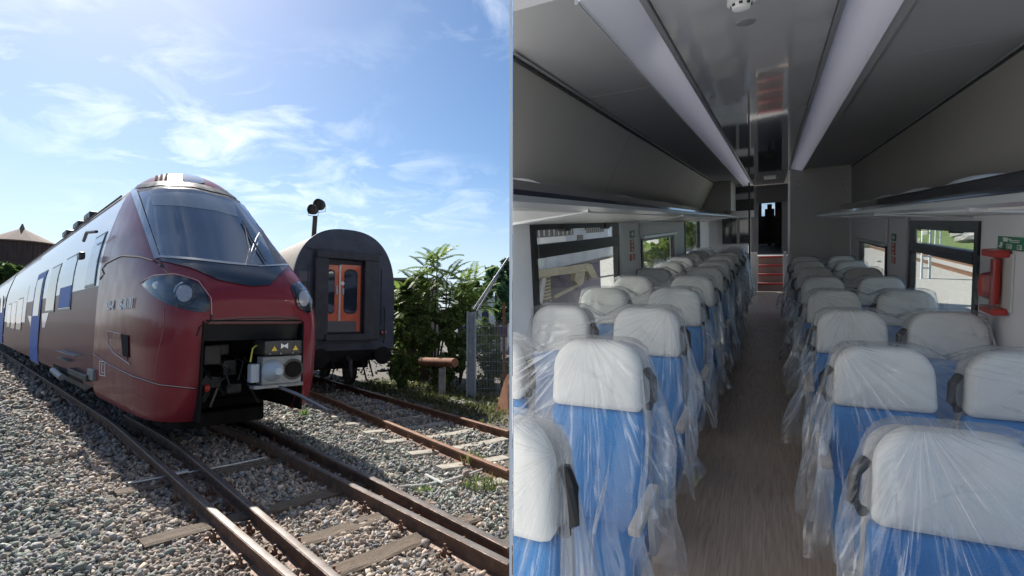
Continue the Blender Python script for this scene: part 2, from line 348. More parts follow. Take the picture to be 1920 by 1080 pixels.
for (d0, d1, dens, sz) in ((3.0, 6.0, 1050, .036), (6.0, 9.5, 800, .039), (9.5, 15, 330, .050), (15, 26, 60, .085), (26, 45, 16, .13)):
    n = int(dens * .5 * (d1 ** 2 - d0 ** 2) * R(56)); a = rng.uniform(R(-1), R(55), n); r = np.sqrt(rng.uniform(d0 ** 2, d1 ** 2, n))
    pts.append(np.stack([-np.sin(a) * r, np.cos(a) * r, sz * rng.lognormal(0, .28, n)], 1))
Q = np.concatenate(pts); XY = Q[:, :2]; S_ = Q[:, 2]
ss = XY @ np.array([AX.x, AX.y]); nn = XY @ np.array([NX.x, NX.y]); s2 = XY @ np.array([A2.x, A2.y]); n2 = XY @ np.array([N2.x, N2.y])
keep = XY[:, 0] < -.03 - S_
for ln in (L1, L2, R1, R2, RA, RB): keep &= polyline_dist(XY, ln) > .055 + .3 * S_
edge = n2 + .35 * np.array([mnoise.noise(Vector((x * .8, y * .8, 0))) for x, y in XY])
keep &= ~((edge > 5.35) & (rng.uniform(size=len(XY)) > .10))
for s_, _l in SLP: keep &= ~((abs(ss - s_) < .12) & (nn > (1.2 if s_ in (5.42, 7.15) else 1.7)) & (nn < 3.6) & (rng.uniform(size=len(XY)) > (.10 if s_ in (3.74, 5.42, 7.15, 4.44) else .75)))
ph = ((s2 - 5.06) / .87) % 1.0; keep &= ~((np.minimum(ph, 1 - ph) * .87 < .11) & (n2 > 3.35) & (n2 < 5.3) & (s2 > 4.6) & (s2 < 14) & (rng.uniform(size=len(XY)) > .12))
XY, S_, ss, nn, s2, n2 = (a[keep] for a in (XY, S_, ss, nn, s2, n2))
# shape of the bed: shoulder falls away to the left, cribs lie lower
und = np.array([mnoise.noise(Vector((x * .5, y * .5, 3))) for x, y in XY]) * .03
crib = np.where((nn > 2.1) & (nn < 3.1) & (ss > 2), -.008, 0.0)
Zs = und + crib + S_ * rng.uniform(-.15, .55, len(S_))
green = np.array([.155, .172, .15]); tan = np.array([.28, .235, .19]); grey = np.array([.205, .20, .197]); rose = np.array([.25, .20, .17]); dark = np.array([.11, .115, .12])
nz = np.array([mnoise.noise(Vector((x * .9, y * .9, 9))) for x, y in XY])
wt = 1 / (1 + np.exp(-(nn - .98 + nz * .35) / .13)); mid = 1 / (1 + np.exp(-(nn - 3.35 + nz * .3) / .15)); u = rng.uniform(size=(len(XY), 4))
wt = wt * (1 - .78 * mid)
pick = (u[:, 0] < (.10 + .85 * wt))[:, None]
C = np.where(pick, np.where((u[:, 1] < .30)[:, None], rose, np.where((u[:, 1] < .5)[:, None], grey, tan)), np.where((u[:, 1] < .35)[:, None], grey * .92, np.where((u[:, 1] > .92)[:, None], tan, green)))
C = np.where((u[:, 2] < .09)[:, None], dark, C); C = np.where((u[:, 2] > .965)[:, None], C * 1.6, C)
nr = np.minimum(polyline_dist(XY, L1), np.minimum(polyline_dist(XY, R1), polyline_dist(XY, RA))); ironed = np.clip(1 - nr / .45, 0, 1)[:, None] * .5
C = C * (1 - ironed) + ironed * np.array([.20, .145, .115]); C = C * rng.uniform(.85, 1.65, (len(C), 1))
stone_m = attr_mat('ballast_stone', .88, .5, 90)
o = bpy.data.objects.new('ballast_gravel', stones(np.stack([XY[:, 0], XY[:, 1], Zs], 1), S_, C, stone_m, 'ballast_gravel')); COL.objects.link(o)
tag(o, 'loose crushed stone ballast covering the ground around the tracks', 'gravel', kind='stuff')
# point rods and a thin cable between the tracks
grey_metal = mat('galvanised_steel', (.42, .44, .45), .45, .7, var=(.28, .29, .30), vscale=14, rvar=.1)
b = MB(); b.tube([T(7.32, 1.45, .07), T(7.30, 2.6, .06), T(7.34, 3.0, .06)], .016, 8); b.tube([T(7.32, 1.9, .07), T(7.31, 2.05, .075)], .034, 10); b.obj('point_rod', grey_metal, label='thin steel point rod crossing below the left rails', cat='rod', smooth=True)
b = MB(); c_ = [gp(x, y, .04) for x, y in ((752, 912), (800, 915), (826, 903), (880, 893), (922, 874))]; b.tube(smooth_path(c_, 2), .014, 6)
b.tube([gp(798, 890, .05), gp(830, 906, .06)], .016, 6); b.obj('ground_cable', mat('cable_grey', (.45, .45, .43), .5), label='grey cable lying on ballast between the two tracks', cat='cable', smooth=True)
# ------------------------------------------------------------------ the red locomotive-fronted train
N0 = 2.98; SE = 12.0
def lerp_t(tab, z):
    for (a, b), (c, d) in zip(tab, tab[1:]):
        if z <= c: t = max(0, (z - a) / (c - a)); return b + (d - b) * t
    return tab[-1][1]
def spline_t(tab, z):
    xs = [t[0] for t in tab]; ys = [t[1] for t in tab]; n = len(xs)
    if z <= xs[0]: return ys[0]
    if z >= xs[-1]: return ys[-1]
    i = max(k for k in range(n - 1) if xs[k] <= z); h = xs[i + 1] - xs[i]; t = (z - xs[i]) / h
    def sl(k):
        if k == 0: return (ys[1] - ys[0]) / (xs[1] - xs[0])
        if k == n - 1: return (ys[-1] - ys[-2]) / (xs[-1] - xs[-2])
        a = (ys[k] - ys[k - 1]) / (xs[k] - xs[k - 1]); b = (ys[k + 1] - ys[k]) / (xs[k + 1] - xs[k])
        return 0 if a * b <= 0 else 2 * a * b / (a + b)
    m0, m1 = sl(i) * h, sl(i + 1) * h
    return (2 * t ** 3 - 3 * t * t + 1) * ys[i] + (t ** 3 - 2 * t * t + t) * m0 + (-2 * t ** 3 + 3 * t * t) * ys[i + 1] + (t ** 3 - t * t) * m1
SF = [(.50, 8.10), (.62, 7.98), (1.0, 7.84), (1.55, 7.78), (1.95, 7.74), (2.2, 7.74), (2.42, 7.86), (2.62, 8.06), (2.80, 8.30), (3.2, 8.82), (3.7, 9.45), (4.1, 9.96), (4.35, 10.32), (4.6, 10.75), (4.76, 11.2), (4.85, 11.75)]
HW = [(.50, 1.12), (.7, 1.19), (1.2, 1.22), (2.0, 1.21), (2.9, 1.17), (3.3, 1.12), (3.8, 1.0), (4.2, .88), (4.4, .79), (4.6, .64), (4.75, .44), (4.85, .14)]
PW = [(.5, 6.6), (1.6, 6.8), (2.0, 6.2), (2.3, 5.2), (2.8, 4.2), (3.3, 3.5), (4.1, 3.2), (4.5, 2.6), (4.85, 2.2)]
def ring_pt(ph, z):
    w, p, sf = spline_t(HW, z), lerp_t(PW, z), spline_t(SF, z); L = SE - sf
    sn, cs = math.sin(ph), math.cos(ph)
    n = w * math.copysign(abs(sn) ** (2 / p), sn); s = SE - L * max(0, cs) ** (2 / p)
    return T(s, N0 + n, z)
def ring_span(z, n0, n1, K=80):                     # evenly spaced points of the ring
    return [ring_pt(-math.pi / 2 + math.pi * i / K, z) for i in range(K + 1)]
def even(P, K):
    d = [0]
    for a, b in zip(P, P[1:]): d.append(d[-1] + (b - a).length)
    out = []; j = 0
    for i in range(K + 1):
        q = d[-1] * i / K
        while j < len(d) - 2 and d[j + 1] < q: j += 1
        t = (q - d[j]) / max(1e-9, d[j + 1] - d[j]); out.append(P[j].lerp(P[j + 1], min(1, max(0, t))))
    return out
ZB, ZT = .56, 4.85
zs = [ZB + (ZT - ZB) * i / 90 for i in range(91)]
KK = 120
rows = [even(ring_span(z, 0, 0, 240), KK) for z in zs]
rows.append([T(SE, N0 + .14 * (-1 + 2 * k / KK), 4.87) for k in range(KK + 1)])
OPN_L, OPN_R, OPN_T = -.66, .66, 1.90               # coupler opening
full = MB(); full.grid(rows)
bvh = BVHTree.FromPolygons([Vector(v) for v in full.v], full.f)
red_m = mat('red_paint', (.185, .024, .033), .34, 0, var=(.16, .020, .029), vscale=1.5, coat=.42, rvar=.06, spec=.06)
red_m.node_tree.nodes['Principled BSDF'].inputs['Coat Roughness'].default_value = .12
redl_m = mat('red_lower_paint', (.18, .024, .033), .36, 0, var=(.155, .028, .032), vscale=3, coat=.25, rvar=.1, spec=.12)
black_m = mat('black_paint', (.012, .013, .015), .45, var=(.03, .028, .026), vscale=4, rvar=.15)
void_m = mat('underframe_black_and_shade', (.005, .005, .006), .8, var=(.014, .013, .012), vscale=6, spec=.2)  # near-black, also painting the shade in the coupler bay and under the nose
gloss_m = mat('gloss_black_panel', (.012, .014, .018), .14, coat=.5)
seam_m = mat('panel_gap', (.02, .008, .01), .7)
lite_m = mat('painted_edge_highlight', (.45, .33, .33), .4)  # pale tone drawn along joints as a painted edge highlight
wtext_m = mat('white_marking', (.8, .8, .78), .6)
loco = thing('locomotive', 'dark red streamlined train front with large raked windscreen and open coupler bay', 'train', mw=None)
nose = MB(); Fc = []
V = [p for r in rows for p in r]; M1 = KK + 1
for i in range(len(rows) - 1):
    for k in range(KK):
        c = (rows[i][k] + rows[i + 1][k + 1]) / 2; nr = c.dot(NX) - N0; sr = c.dot(AX)
        if zs[i] < OPN_T - .02 and OPN_L < nr < OPN_R and sr < 9.0: continue
        Fc.append((i * M1 + k, i * M1 + k + 1, (i + 1) * M1 + k + 1, (i + 1) * M1 + k))
nose.add(V, Fc); nose.obj('nose_shell', red_m, loco, smooth='all')
# coupler bay: recessed black box with sides
b = MB()
zt = OPN_T + .03
for n in (OPN_L - .02, OPN_R + .02): b.prism([T(7.74, N0 + n, .58), T(7.74, N0 + n, zt), T(10.4, N0 + n, zt), T(10.4, N0 + n, .58)], NX * (.02 if n > 0 else -.02))
b.prism([T(7.72, N0 + OPN_L, zt), T(7.72, N0 + OPN_R, zt), T(10.4, N0 + OPN_R, zt), T(10.4, N0 + OPN_L, zt)], (0, 0, .02))
b.prism([T(8.5, N0 + OPN_L, 1.45), T(8.5, N0 + OPN_R, 1.45), T(7.85, N0 + OPN_R, zt), T(7.85, N0 + OPN_L, zt)], AX * .02)
b.prism([T(9.2, N0 + OPN_L, .7), T(9.2, N0 + OPN_R, .7), T(9.2, N0 + OPN_R, 1.6), T(9.2, N0 + OPN_L, 1.6)], AX * .02)
b.obj('coupler_bay', void_m, loco)
MB().prism([T(7.80, N0 + OPN_L, OPN_T + .02), T(7.80, N0 + OPN_R, OPN_T + .02), T(7.90, N0 + OPN_R, 1.66), T(7.90, N0 + OPN_L, 1.66)], AX * .03).obj('bay_fairing', mat('fairing_black', (.010, .011, .013), .5), loco)
for k_, (n_, z_, dn, dz) in enumerate(((-.45, 1.45, .22, .28), (-.2, 1.25, .18, .22), (-.42, 1.05, .26, .16), (-.15, .95, .2, .14), (-.3, 1.52, .16, .16), (.52, 1.05, .14, .4))):
    MB().box(T(8.25 + .05 * (k_ % 3), N0 + n_, z_), (dn, .3, dz), Matrix((NX, AX, Vector((0, 0, 1)))).transposed()).obj('bay_equipment', mat('bay_equipment_dark', (.018, .018, .02), .5, var=(.035, .033, .03), vscale=9), loco, bev=.02)
def hit(px, py, cen=None):
    for k in range(60):
        d = ray(px, py).normalized(); r = bvh.ray_cast(EYE, d)
        if r[0] is not None: return r[0], r[1] if r[1].dot(d) < 0 else -r[1]
        if cen is None: return None, None
        px += (cen[0] - px) * .04; py += (cen[1] - py) * .04
    for k in range(60):
        px += (420 - px) * .03; d = ray(px, py).normalized(); r = bvh.ray_cast(EYE, d)
        if r[0] is not None: return r[0], r[1] if r[1].dot(d) < 0 else -r[1]
    return None, None
def pl(poly, t):                                    # point at fraction t of a pixel polyline
    d = [0]
    for a, b in zip(poly, poly[1:]): d.append(d[-1] + math.hypot(b[0] - a[0], b[1] - a[1]))
    q = t * d[-1]
    for i in range(len(poly) - 1):
        if q <= d[i + 1] + 1e-9: u = (q - d[i]) / max(1e-9, d[i + 1] - d[i]); return (poly[i][0] + (poly[i + 1][0] - poly[i][0]) * u, poly[i][1] + (poly[i + 1][1] - poly[i][1]) * u)
    return poly[-1]
def patch(name, top, bot, m, off=.006, K=28, J=16, parent=loco, label=None, thick=.012):
    c = [sum(p[i] for p in top + bot) / len(top + bot) for i in (0, 1)]; b = MB(); G = []
    for j in range(J + 1):
        row = []
        for k in range(K + 1):
            a, d = pl(top, k / K), pl(bot, k / K); x, y = a[0] + (d[0] - a[0]) * j / J, a[1] + (d[1] - a[1]) * j / J
            p, n = hit(x, y, c); row.append(p + n * off)
        G.append(row)
    b.grid(G)
    # thin rim back to the shell so the piece has real thickness
    rim = G[0] + [r[-1] for r in G[1:]] + G[-1][-2::-1] + [r[0] for r in G[-2:0:-1]]
    cw = [p - (p - EYE).normalized() * -thick for p in rim]
    b.grid([rim + rim[:1], cw + cw[:1]])
    return b.obj(name, m, parent, smooth=True, label=label, fix=False)
def fan(name, poly, m, off, parent=loco, rings=8, cen=None):
    c = cen or [sum(p[i] for p in poly) / len(poly) for i in (0, 1)]; n = len(poly); b = MB(); V = []
    for j in range(rings + 1):
        for q in poly:
            p, nn_ = hit(c[0] + (q[0] - c[0]) * j / rings, c[1] + (q[1] - c[1]) * j / rings, c); V.append(p + nn_ * off)
    V2 = [p + (p - EYE).normalized() * .02 for p in V[-n:]]
    b.add(V + V2, [(j * n + k, j * n + (k + 1) % n, (j + 1) * n + (k + 1) % n, (j + 1) * n + k) for j in range(rings + 1) for k in range(n)])
    return b.obj(name, m, parent, smooth=True, fix=False)
def seam(pts, r, m, parent=loco, name='panel_seam', off=0.0, K=24):
    c = (380, 560); P = []
    for i in range(K + 1):
        p, n = hit(*pl(pts, i / K), c); P.append(p + n * off)
    b = MB(); b.tube(P, r, 5); return b.obj(name, m, parent, smooth=True)
def rnd(poly, it=2):                                # corner cutting of a closed pixel loop
    for _ in range(it): poly = [q for a, b in zip(poly, poly[1:] + poly[:1]) for q in ((a[0] * .75 + b[0] * .25, a[1] * .75 + b[1] * .25), (a[0] * .25 + b[0] * .75, a[1] * .25 + b[1] * .75))]
    return poly
# windscreen: surround, glass, sun-blind band, wipers
m_glass = mat('windscreen_glass', (.030, .042, .062), .05, coat=1.0, spec=1.0)
patch('windscreen_surround', [(252, 353), (300, 347), (362, 350), (425, 365), (470, 384)], [(298, 487), (360, 488), (430, 494), (490, 500), (541, 500)], black_m, .006)
ws = patch('windscreen', [(262, 361), (305, 354), (362, 356), (420, 370), (463, 388)], [(303, 483), (360, 485), (430, 492), (480, 497), (518, 497)], m_glass, .014)
blind_m = mat('sun_blind_behind_glass', (.16, .18, .20), .10, coat=1.0)
patch('sun_blind', [(281, 365), (330, 361), (385, 366), (438, 382)], [(288, 386), (340, 388), (400, 396), (446, 408)], blind_m, .018, J=6, parent=ws)
patch('pillar_trim', [(244, 352), (258, 357)], [(291, 486), (302, 484)], mat('pillar_grey', (.10, .11, .13), .2, coat=1.0), .016, K=4, J=24)
patch('roof_edge_trim', [(248, 348), (300, 340), (362, 343), (425, 358), (470, 378)], [(253, 354), (300, 348), (362, 351), (425, 366), (469, 385)], black_m, .012, J=4)
# black apron below the windscreen
patch('apron_panel', [(300, 482), (360, 487), (430, 495), (490, 501), (542, 497)], [(303, 490), (358, 503), (412, 527), (470, 538), (505, 536)], gloss_m, .016, J=8)
patch('apron_lip', [(300, 480), (360, 485), (430, 493), (490, 499), (540, 496)], [(300, 484), (360, 489), (430, 497), (490, 502), (541, 499)], mat('apron_lip_grey', (.22, .24, .27), .25, coat=.6), .024, J=2)
# roof marker window, vents, roof line
fan('marker_light_window', rnd([(340, 332), (346, 323), (362, 325), (378, 334), (386, 345), (362, 344), (344, 341)]), mat('marker_window', (.12, .17, .24), .08, coat=1), .012)
for x in (290, 299, 308): patch('air_vent', [(x + 3, 325), (x + 8, 324)], [(x, 339), (x + 5, 338)], mat('vent_matt_black', (.012, .01, .01), .95, spec=.05), .01, K=3, J=5)
# wipers
def over(px, py, o_): p, n = hit(px, py, (400, 440)); return p + n * o_
b = MB(); b.tube([over(462, 497, .03), over(478, 452, .06), over(483, 442, .06)], .011, 6); b.tube([over(470, 497, .03), over(486, 446, .06)], .009, 6)
b.obj('wiper_arm', mat('wiper_metal', (.38, .39, .41), .35, .8), loco, smooth=True)
b = MB(); b.tube([over(453, 418, .05), over(470, 452, .055), over(496, 494, .05)], .014, 6); b.tube([over(456, 424, .05), over(466, 470, .05), over(461, 497, .05)], .008, 6); b.obj('wiper_blade', black_m, loco, smooth=True)
# headlights
def headlight(outer, lamp, rx, ry, tail):
    h = fan('headlight', rnd(outer), gloss_m, .012, rings=6)
    fan('headlight_rim', rnd([(lamp[0] + (x - lamp[0]) * .80 + tail, lamp[1] + (y - lamp[1]) * .80) for x, y in outer]), mat('headlight_inner', (.03, .035, .045), .3, .3, coat=.8), .02, h, 5)
    for k_, (sc, mm, of) in enumerate(((1.45, mat('lamp_bezel', (.02, .022, .026), .25, coat=1.0), .028), (1.0, mat('lamp_lens', (.42, .42, .44), .35, .3, var=(.22, .22, .24), vscale=60, coat=.5), .036))):
        fan('lamp_bezel' if k_ == 0 else 'lamp_lens', [(lamp[0] + rx * sc * math.cos(q), lamp[1] + ry * sc * math.sin(q)) for q in [2 * math.pi * i / 24 for i in range(24)]], mm, of, h, 4)
    return h
headlight([(262, 531), (283, 519), (320, 516), (355, 522), (380, 538), (393, 562), (394, 586), (365, 585), (325, 575), (290, 557)], (348, 552), 14, 15, 4)
headlight([(544, 536), (556, 528), (573, 532), (584, 548), (587, 572), (583, 586), (570, 588), (558, 570), (549, 552)], (567, 561), 9, 14, 2)
seam([(262, 531), (290, 517), (330, 514), (372, 527), (396, 560), (397, 590)], .006, lite_m, name='headlight_edge_highlight', off=.012)
# panel joints and flank features of the cab
seam([(180, 522), (200, 494), (228, 480), (262, 482), (290, 490), (304, 500), (313, 514)], .018, seam_m, off=-.004)
seam([(300, 488), (308, 503), (313, 516)], .008, seam_m)
seam([(176, 664), (205, 684), (250, 706), (300, 722), (366, 729)], .012, seam_m, name='skirt_joint')
seam([(176, 663), (205, 683), (250, 705), (300, 721), (366, 728)], .005, lite_m, name='skirt_joint_highlight', off=.012)
seam([(396, 590), (395, 602), (386, 607), (374, 613), (369, 630)], .012, seam_m)
seam([(394, 602), (450, 598), (520, 596), (558, 600)], .010, seam_m)
patch('chin_strip', [(393, 598), (450, 594), (510, 592), (560, 594)], [(388, 607), (450, 606), (510, 606), (563, 606)], mat('chin_dark_red', (.085, .010, .014), .4, coat=.4), .006, J=3)
patch('service_hatch', [(203, 621), (229, 627)], [(208, 655), (240, 676)], redl_m, .010, K=6, J=8)
seam([(202, 620), (229, 626)], .007, lite_m, name='hatch_edge_highlight', off=.01); seam([(203, 624), (204, 645), (214, 661), (245, 683)], .008, lite_m, name='hatch_edge_highlight', off=.01)
patch('hatch_shade_patch', [(228, 627), (242, 629)], [(232, 668), (243, 671)], void_m, .014, K=4, J=8)  # raised dark patch painting the shade of a recess
seam([(308, 578), (307, 615), (296, 665), (290, 712)], .004, mat('painted_sheen_red', (.30, .10, .11), .4), name='painted_fold_sheen', off=.002)  # lighter red line, sheen along the fold painted in
# small inspection plate
for q in ([(188, 677), (198, 678)], [(188, 703), (198, 705)], ): seam(q, .006, wtext_m, name='plate_mark', off=.008, K=3)
for q in ([(188, 677), (188, 703)], [(198, 678), (198, 705)], [(191, 682), (195, 683)], [(191, 698), (195, 699)], [(192, 684), (192, 697)]): seam(q, .006, wtext_m, name='plate_mark', off=.008, K=3)
# lettering on the cab side
def surf_text(body, p0, p1, size, name='unit_number'):
    a, na = hit(*p0); b2, nb = hit(*p1); x = (b2 - a).normalized(); z = (na + nb).normalized(); y = z.cross(x).normalized(); z = x.cross(y)
    t = text_obj(body, size, wtext_m, loco, basis(a + z * (.014 + max(0, (hit((p0[0] + p1[0]) / 2, (p0[1] + p1[1]) / 2)[0] - (a + b2) / 2).dot(z), (hit(p0[0], p0[1] - 15)[0] - a).dot(z), (hit(p1[0], p1[1] - 15)[0] - b2).dot(z))), x, y, z), name, ext=.0)
    w = max(v.co.x for v in t.data.vertices); k = (b2 - a).length / w
    for v in t.data.vertices: v.co.x *= k
surf_text('020-8', (199, 581), (214, 580), .215); surf_text('RE-IR101', (222, 580), (250, 577), .215)
# lower skirt pieces either side of the bay come with the shell; obstacle deflector below
b = MB(); b.prism([T(8.9, N0 - .6, .30), T(8.9, N0 + .6, .30), T(9.6, N0 + .8, .30), T(9.6, N0 - .8, .30)], (0, 0, .22)); b.obj('snow_plough', void_m, loco, bev=.02)
b = MB(); b.box((0, 0, 0), (1, 1, 1)); b = MB(); b.prism([T(9.3, N0 - .75, .36), T(9.3, N0 + .75, .36), T(12, N0 + .75, .36), T(12, N0 - .75, .36)], (0, 0, .3)); b.obj('underframe', void_m, loco)
# coupler: hose box with lettering blocks, face plate with cone and cup, pipes, support
cp = MB()
MC = lambda s, n, z: T(s, N0 + n, z)
rotL = Matrix((NX, AX, Vector((0, 0, 1)))).transposed()
dk_m = mat('coupler_black', (.02, .02, .022), .35, coat=.3); cg_m = mat('coupler_grey', (.33, .35, .37), .55, .3, var=(.20, .21, .22), vscale=10)
CN = .24
coupler = thing('coupler', 'grey automatic coupler head with cone and cup under a black electrical box', 'coupler')
def cbox(name, n, z, s, dn, dz, ds, m, bev=.008): return MB().box(MC(s, CN + n, z), (dn, ds, dz), rotL).obj(name, m, coupler, bev=bev)
cbox('electric_box', .0, 1.555, 7.58, .54, .20, .42, dk_m, .03)
cbox('face_plate', .04, 1.23, 7.60, .56, .40, .22, cg_m, .02)
MB().lathe([(.15, 0), (.145, .04), (.105, .10), (.07, .17), (.05, .21)], MC(7.49, CN - .10, 1.23), -AX, 20).obj('cone', mat('coupler_cone', (.38, .45, .52), .5), coupler, smooth=True)
MB().lathe([(.15, 0), (.155, .012), (.125, .014), (.12, -.09)], MC(7.488, CN + .19, 1.23), -AX, 22).obj('cup_ring', dk_m, coupler, smooth=True)
MB().lathe([(.118, 0), (.118, .004)], MC(7.483, CN + .19, 1.23), -AX, 22).obj('cup_shade_disc', void_m, coupler)  # flush dark disc, shade of the cup's hollow put in as colour
cbox('shank', 0, 1.15, 8.3, .26, .26, 1.3, void_m)
cbox('side_valve', -.32, 1.20, 7.60, .12, .26, .14, mat('valve_grey_blue', (.36, .40, .46), .5), .02)
cbox('support_beam', .02, 1.0, 7.62, .70, .05, .18, cg_m, .01)
for n_ in (-.14, .16): MB().prism([MC(7.36, CN + n_ - .04, 1.515), MC(7.36, CN + n_ + .04, 1.515), MC(7.36, CN + n_, 1.585)], -AX * .004).obj('warning_triangle', mat('warning_yellow', (.75, .52, .06), .5), coupler)
bow = MB(); bow.prism([MC(7.36, CN - .05, 1.62), MC(7.36, CN, 1.59), MC(7.36, CN + .05, 1.62), MC(7.36, CN + .05, 1.54), MC(7.36, CN, 1.57), MC(7.36, CN - .05, 1.54)], -AX * .004); bow.obj('emblem', wtext_m, coupler)
for n_ in (-.2, -.05, .12): MB().lathe([(.012, 0), (.012, .02)], MC(7.37, CN + n_, 1.475), -AX, 8).obj('bolt', cg_m, coupler)
MB().tube([MC(7.7, CN - .2, 1.62), MC(7.6, CN - .34, 1.55), MC(7.62, CN - .36, 1.36)], .012, 6).obj('yellow_cable', mat('cable_yellow', (.55, .52, .08), .5), coupler, smooth=True)
MB().tube([MC(7.55, CN + .02, .98), MC(7.3, CN + .18, .88), MC(7.05, CN + .52, .64)], .026, 8).obj('uncoupling_bar', mat('bar_steel', (.20, .20, .21), .4, .7), coupler, smooth=True)
for i in range(16):
    n_ = random.uniform(-.6, .1); s_ = random.uniform(7.9, 8.4); P = [MC(s_ + .3, n_, random.uniform(1.0, 1.5))]
    P.append(P[0] + NX * random.uniform(-.15, .15) - AX * .25 + Vector((0, 0, random.uniform(-.25, 0)))); P.append(P[1] + NX * random.uniform(-.2, .2) + Vector((0, 0, random.uniform(-.35, -.1))))
    MB().tube(P, .016, 6).obj('brake_hose', mat('hose_rubber', (.02, .02, .02), .6) if i % 5 else mat('hose_fitting', (.12, .12, .12), .4, .6), loco, smooth=True)
MB().lathe([(.05, -.03), (.055, 0), (.05, .03)], MC(8.0, -.55, 1.0), NX, 12).obj('red_cock', mat('cock_red', (.35, .03, .02), .5), loco)
# ---- car body behind the cab
def cs(z_tab, s): pass
NL = N0 - 1.2
silver_m = mat('silver_white_paint', (.72, .73, .75), .3, 0, var=(.68, .69, .72), vscale=.8, coat=.5, spec=.4)
maroon_m = mat('maroon_paint', (.13, .034, .048), .36, 0, var=(.11, .028, .04), vscale=1.2, coat=.06, spec=.1)
blue_m = mat('blue_paint', (.06, .15, .48), .45, spec=.08)
roof_m = mat('roof_grey', (.22, .22, .23), .6, var=(.15, .15, .155), vscale=3)
frame_m = mat('window_frame_black', (.015, .015, .018), .35)
sideglass_m = mat('side_window_glass', (.05, .06, .085), .05, spec=.22)
pale_glass = mat('glass_painted_reflection', (.36, .45, .58), .08, spec=.25)  # sky reflection put into the pale base colour
ZSPLIT = fl(178, 537, NL)[1]
def car_body(s0, s1, parent, mu, ml, mr):
    def sec(z0, z1, side):
        return [T(0, 0, 0)]
    up = [z for z in (ZSPLIT, 2.9, 3.1, 3.3, 3.55, 3.8, 4.0, 4.2, 4.32)]; lo = [.72, .85, 1.2, ZSPLIT]; rf = [4.32, 4.45, 4.6, 4.75, 4.82, 4.85]
    for nm, zz, m in (('upper_side', up, mu), ('lower_side', lo, ml), ('roof', rf, mr)):
        b = MB()
        for sg in (-1, 1):
            b.grid([[T(s, N0 + sg * spline_t(HW, z), z) for z in zz] for s in (s0, (s0 + s1) / 2, s1)])
        if nm == 'roof': b.grid([[T(s0, N0 + q, 4.853) for q in (-.14, 0, .14)], [T(s1, N0 + q, 4.853) for q in (-.14, 0, .14)]])
        b.obj(nm, m, parent, smooth='all', fix=False)
    b = MB(); b.prism([T(s1, N0 - 1.05, .8), T(s1, N0 + 1.05, .8), T(s1, N0 + 1.1, 3.2), T(s1, N0 + .8, 4.3), T(s1, N0 - .8, 4.3), T(s1, N0 - 1.1, 3.2)], AX * .02)
    b.prism([T(s0, N0 - 1.05, .68), T(s0, N0 + 1.05, .68), T(s1, N0 + 1.05, .68), T(s1, N0 - 1.05, .68)], (0, 0, .03)); b.obj('underside', void_m, parent)
SGAP = fl(9, 600, NL)[0]
SGAP = min(max(SGAP, 32), 42)
car_body(SE + .02, SGAP, loco, silver_m, maroon_m, roof_m)
def flank_rect(name, x0, x1, yt, yb, m, off, parent, frame=None, sub=None):
    s0 = fl(x1, 560, NL)[0]; s1 = fl(x0, 560, NL)[0]; xm = (x0 + x1) / 2; z1 = fl(xm, yt, NL)[1]; z0 = fl(xm, yb, NL)[1]
    def hw(z): return spline_t(HW, z)
    def slab(a0, a1, c0, c1, o0, o1):
        b = MB(); K = 6; zz = [c0 + (c1 - c0) * i / K for i in range(K + 1)]
        outer = [[T(s, N0 - hw(z) - o1, z) for z in zz] for s in (a0, a1)]; inner = [[T(s, N0 - hw(z) - o0, z) for z in zz] for s in (a0, a1)]
        b.grid(outer); 
        b.grid([outer[0], inner[0]]); b.grid([outer[1], inner[1]]); b.grid([[outer[0][0], outer[1][0]], [inner[0][0], inner[1][0]]]); b.grid([[outer[0][-1], outer[1][-1]], [inner[0][-1], inner[1][-1]]]); return b
    o = slab(s0, s1, z0, z1, -.02, off).obj(name, m, parent, fix=False)
    if frame: slab(s0 - .05, s1 + .05, z0 - .05, z1 + .05, -.02, off - .006).obj('window_frame', frame, o, fix=False)
    return o, (s0, s1, z0, z1)
w, _ = flank_rect('cab_side_window', 158, 175, 446, 534, pale_glass, .02, loco, frame_m)
b = MB(); s0, s1 = fl(176, 500, NL)[0] - .1, fl(156, 500, NL)[0] + .1; z = fl(166, 441, NL)[1]
b.tube([T(s0, NL - .0, z - .03), T((s0 + s1) / 2, NL - .05, z + .03), T(s1, NL - .0, z - .06)], .03, 6); b.obj('rain_gutter', black_m, loco, smooth=True)
s0, z = fl(152, 480, NL - .12); MB().box(T(s0, NL - .12, z), (.10, .30, .14), rotL).obj('side_camera', black_m, loco, bev=.03)
flank_rect('side_window', 111, 132.5, 484, 578, pale_glass, .012, loco, frame_m); w, q = flank_rect('window_lower_film', 111.5, 132, 538, 577, blue_m, .018, loco)
flank_rect('side_window', 87, 102.5, 502, 582, sideglass_m, .012, loco, frame_m)
d, q = flank_rect('side_door', 63, 78, 514, 681, blue_m, .02, loco, frame_m); flank_rect('door_glass', 65.5, 76, 524, 592, sideglass_m, .028, d)
for x0, x1, a, b_ in ((34.5, 43.5, 561, 618), (24.5, 32, 567, 616), (17, 22.5, 571, 613)): flank_rect('side_window', x0, x1, a, b_, sideglass_m, .012, loco, frame_m)
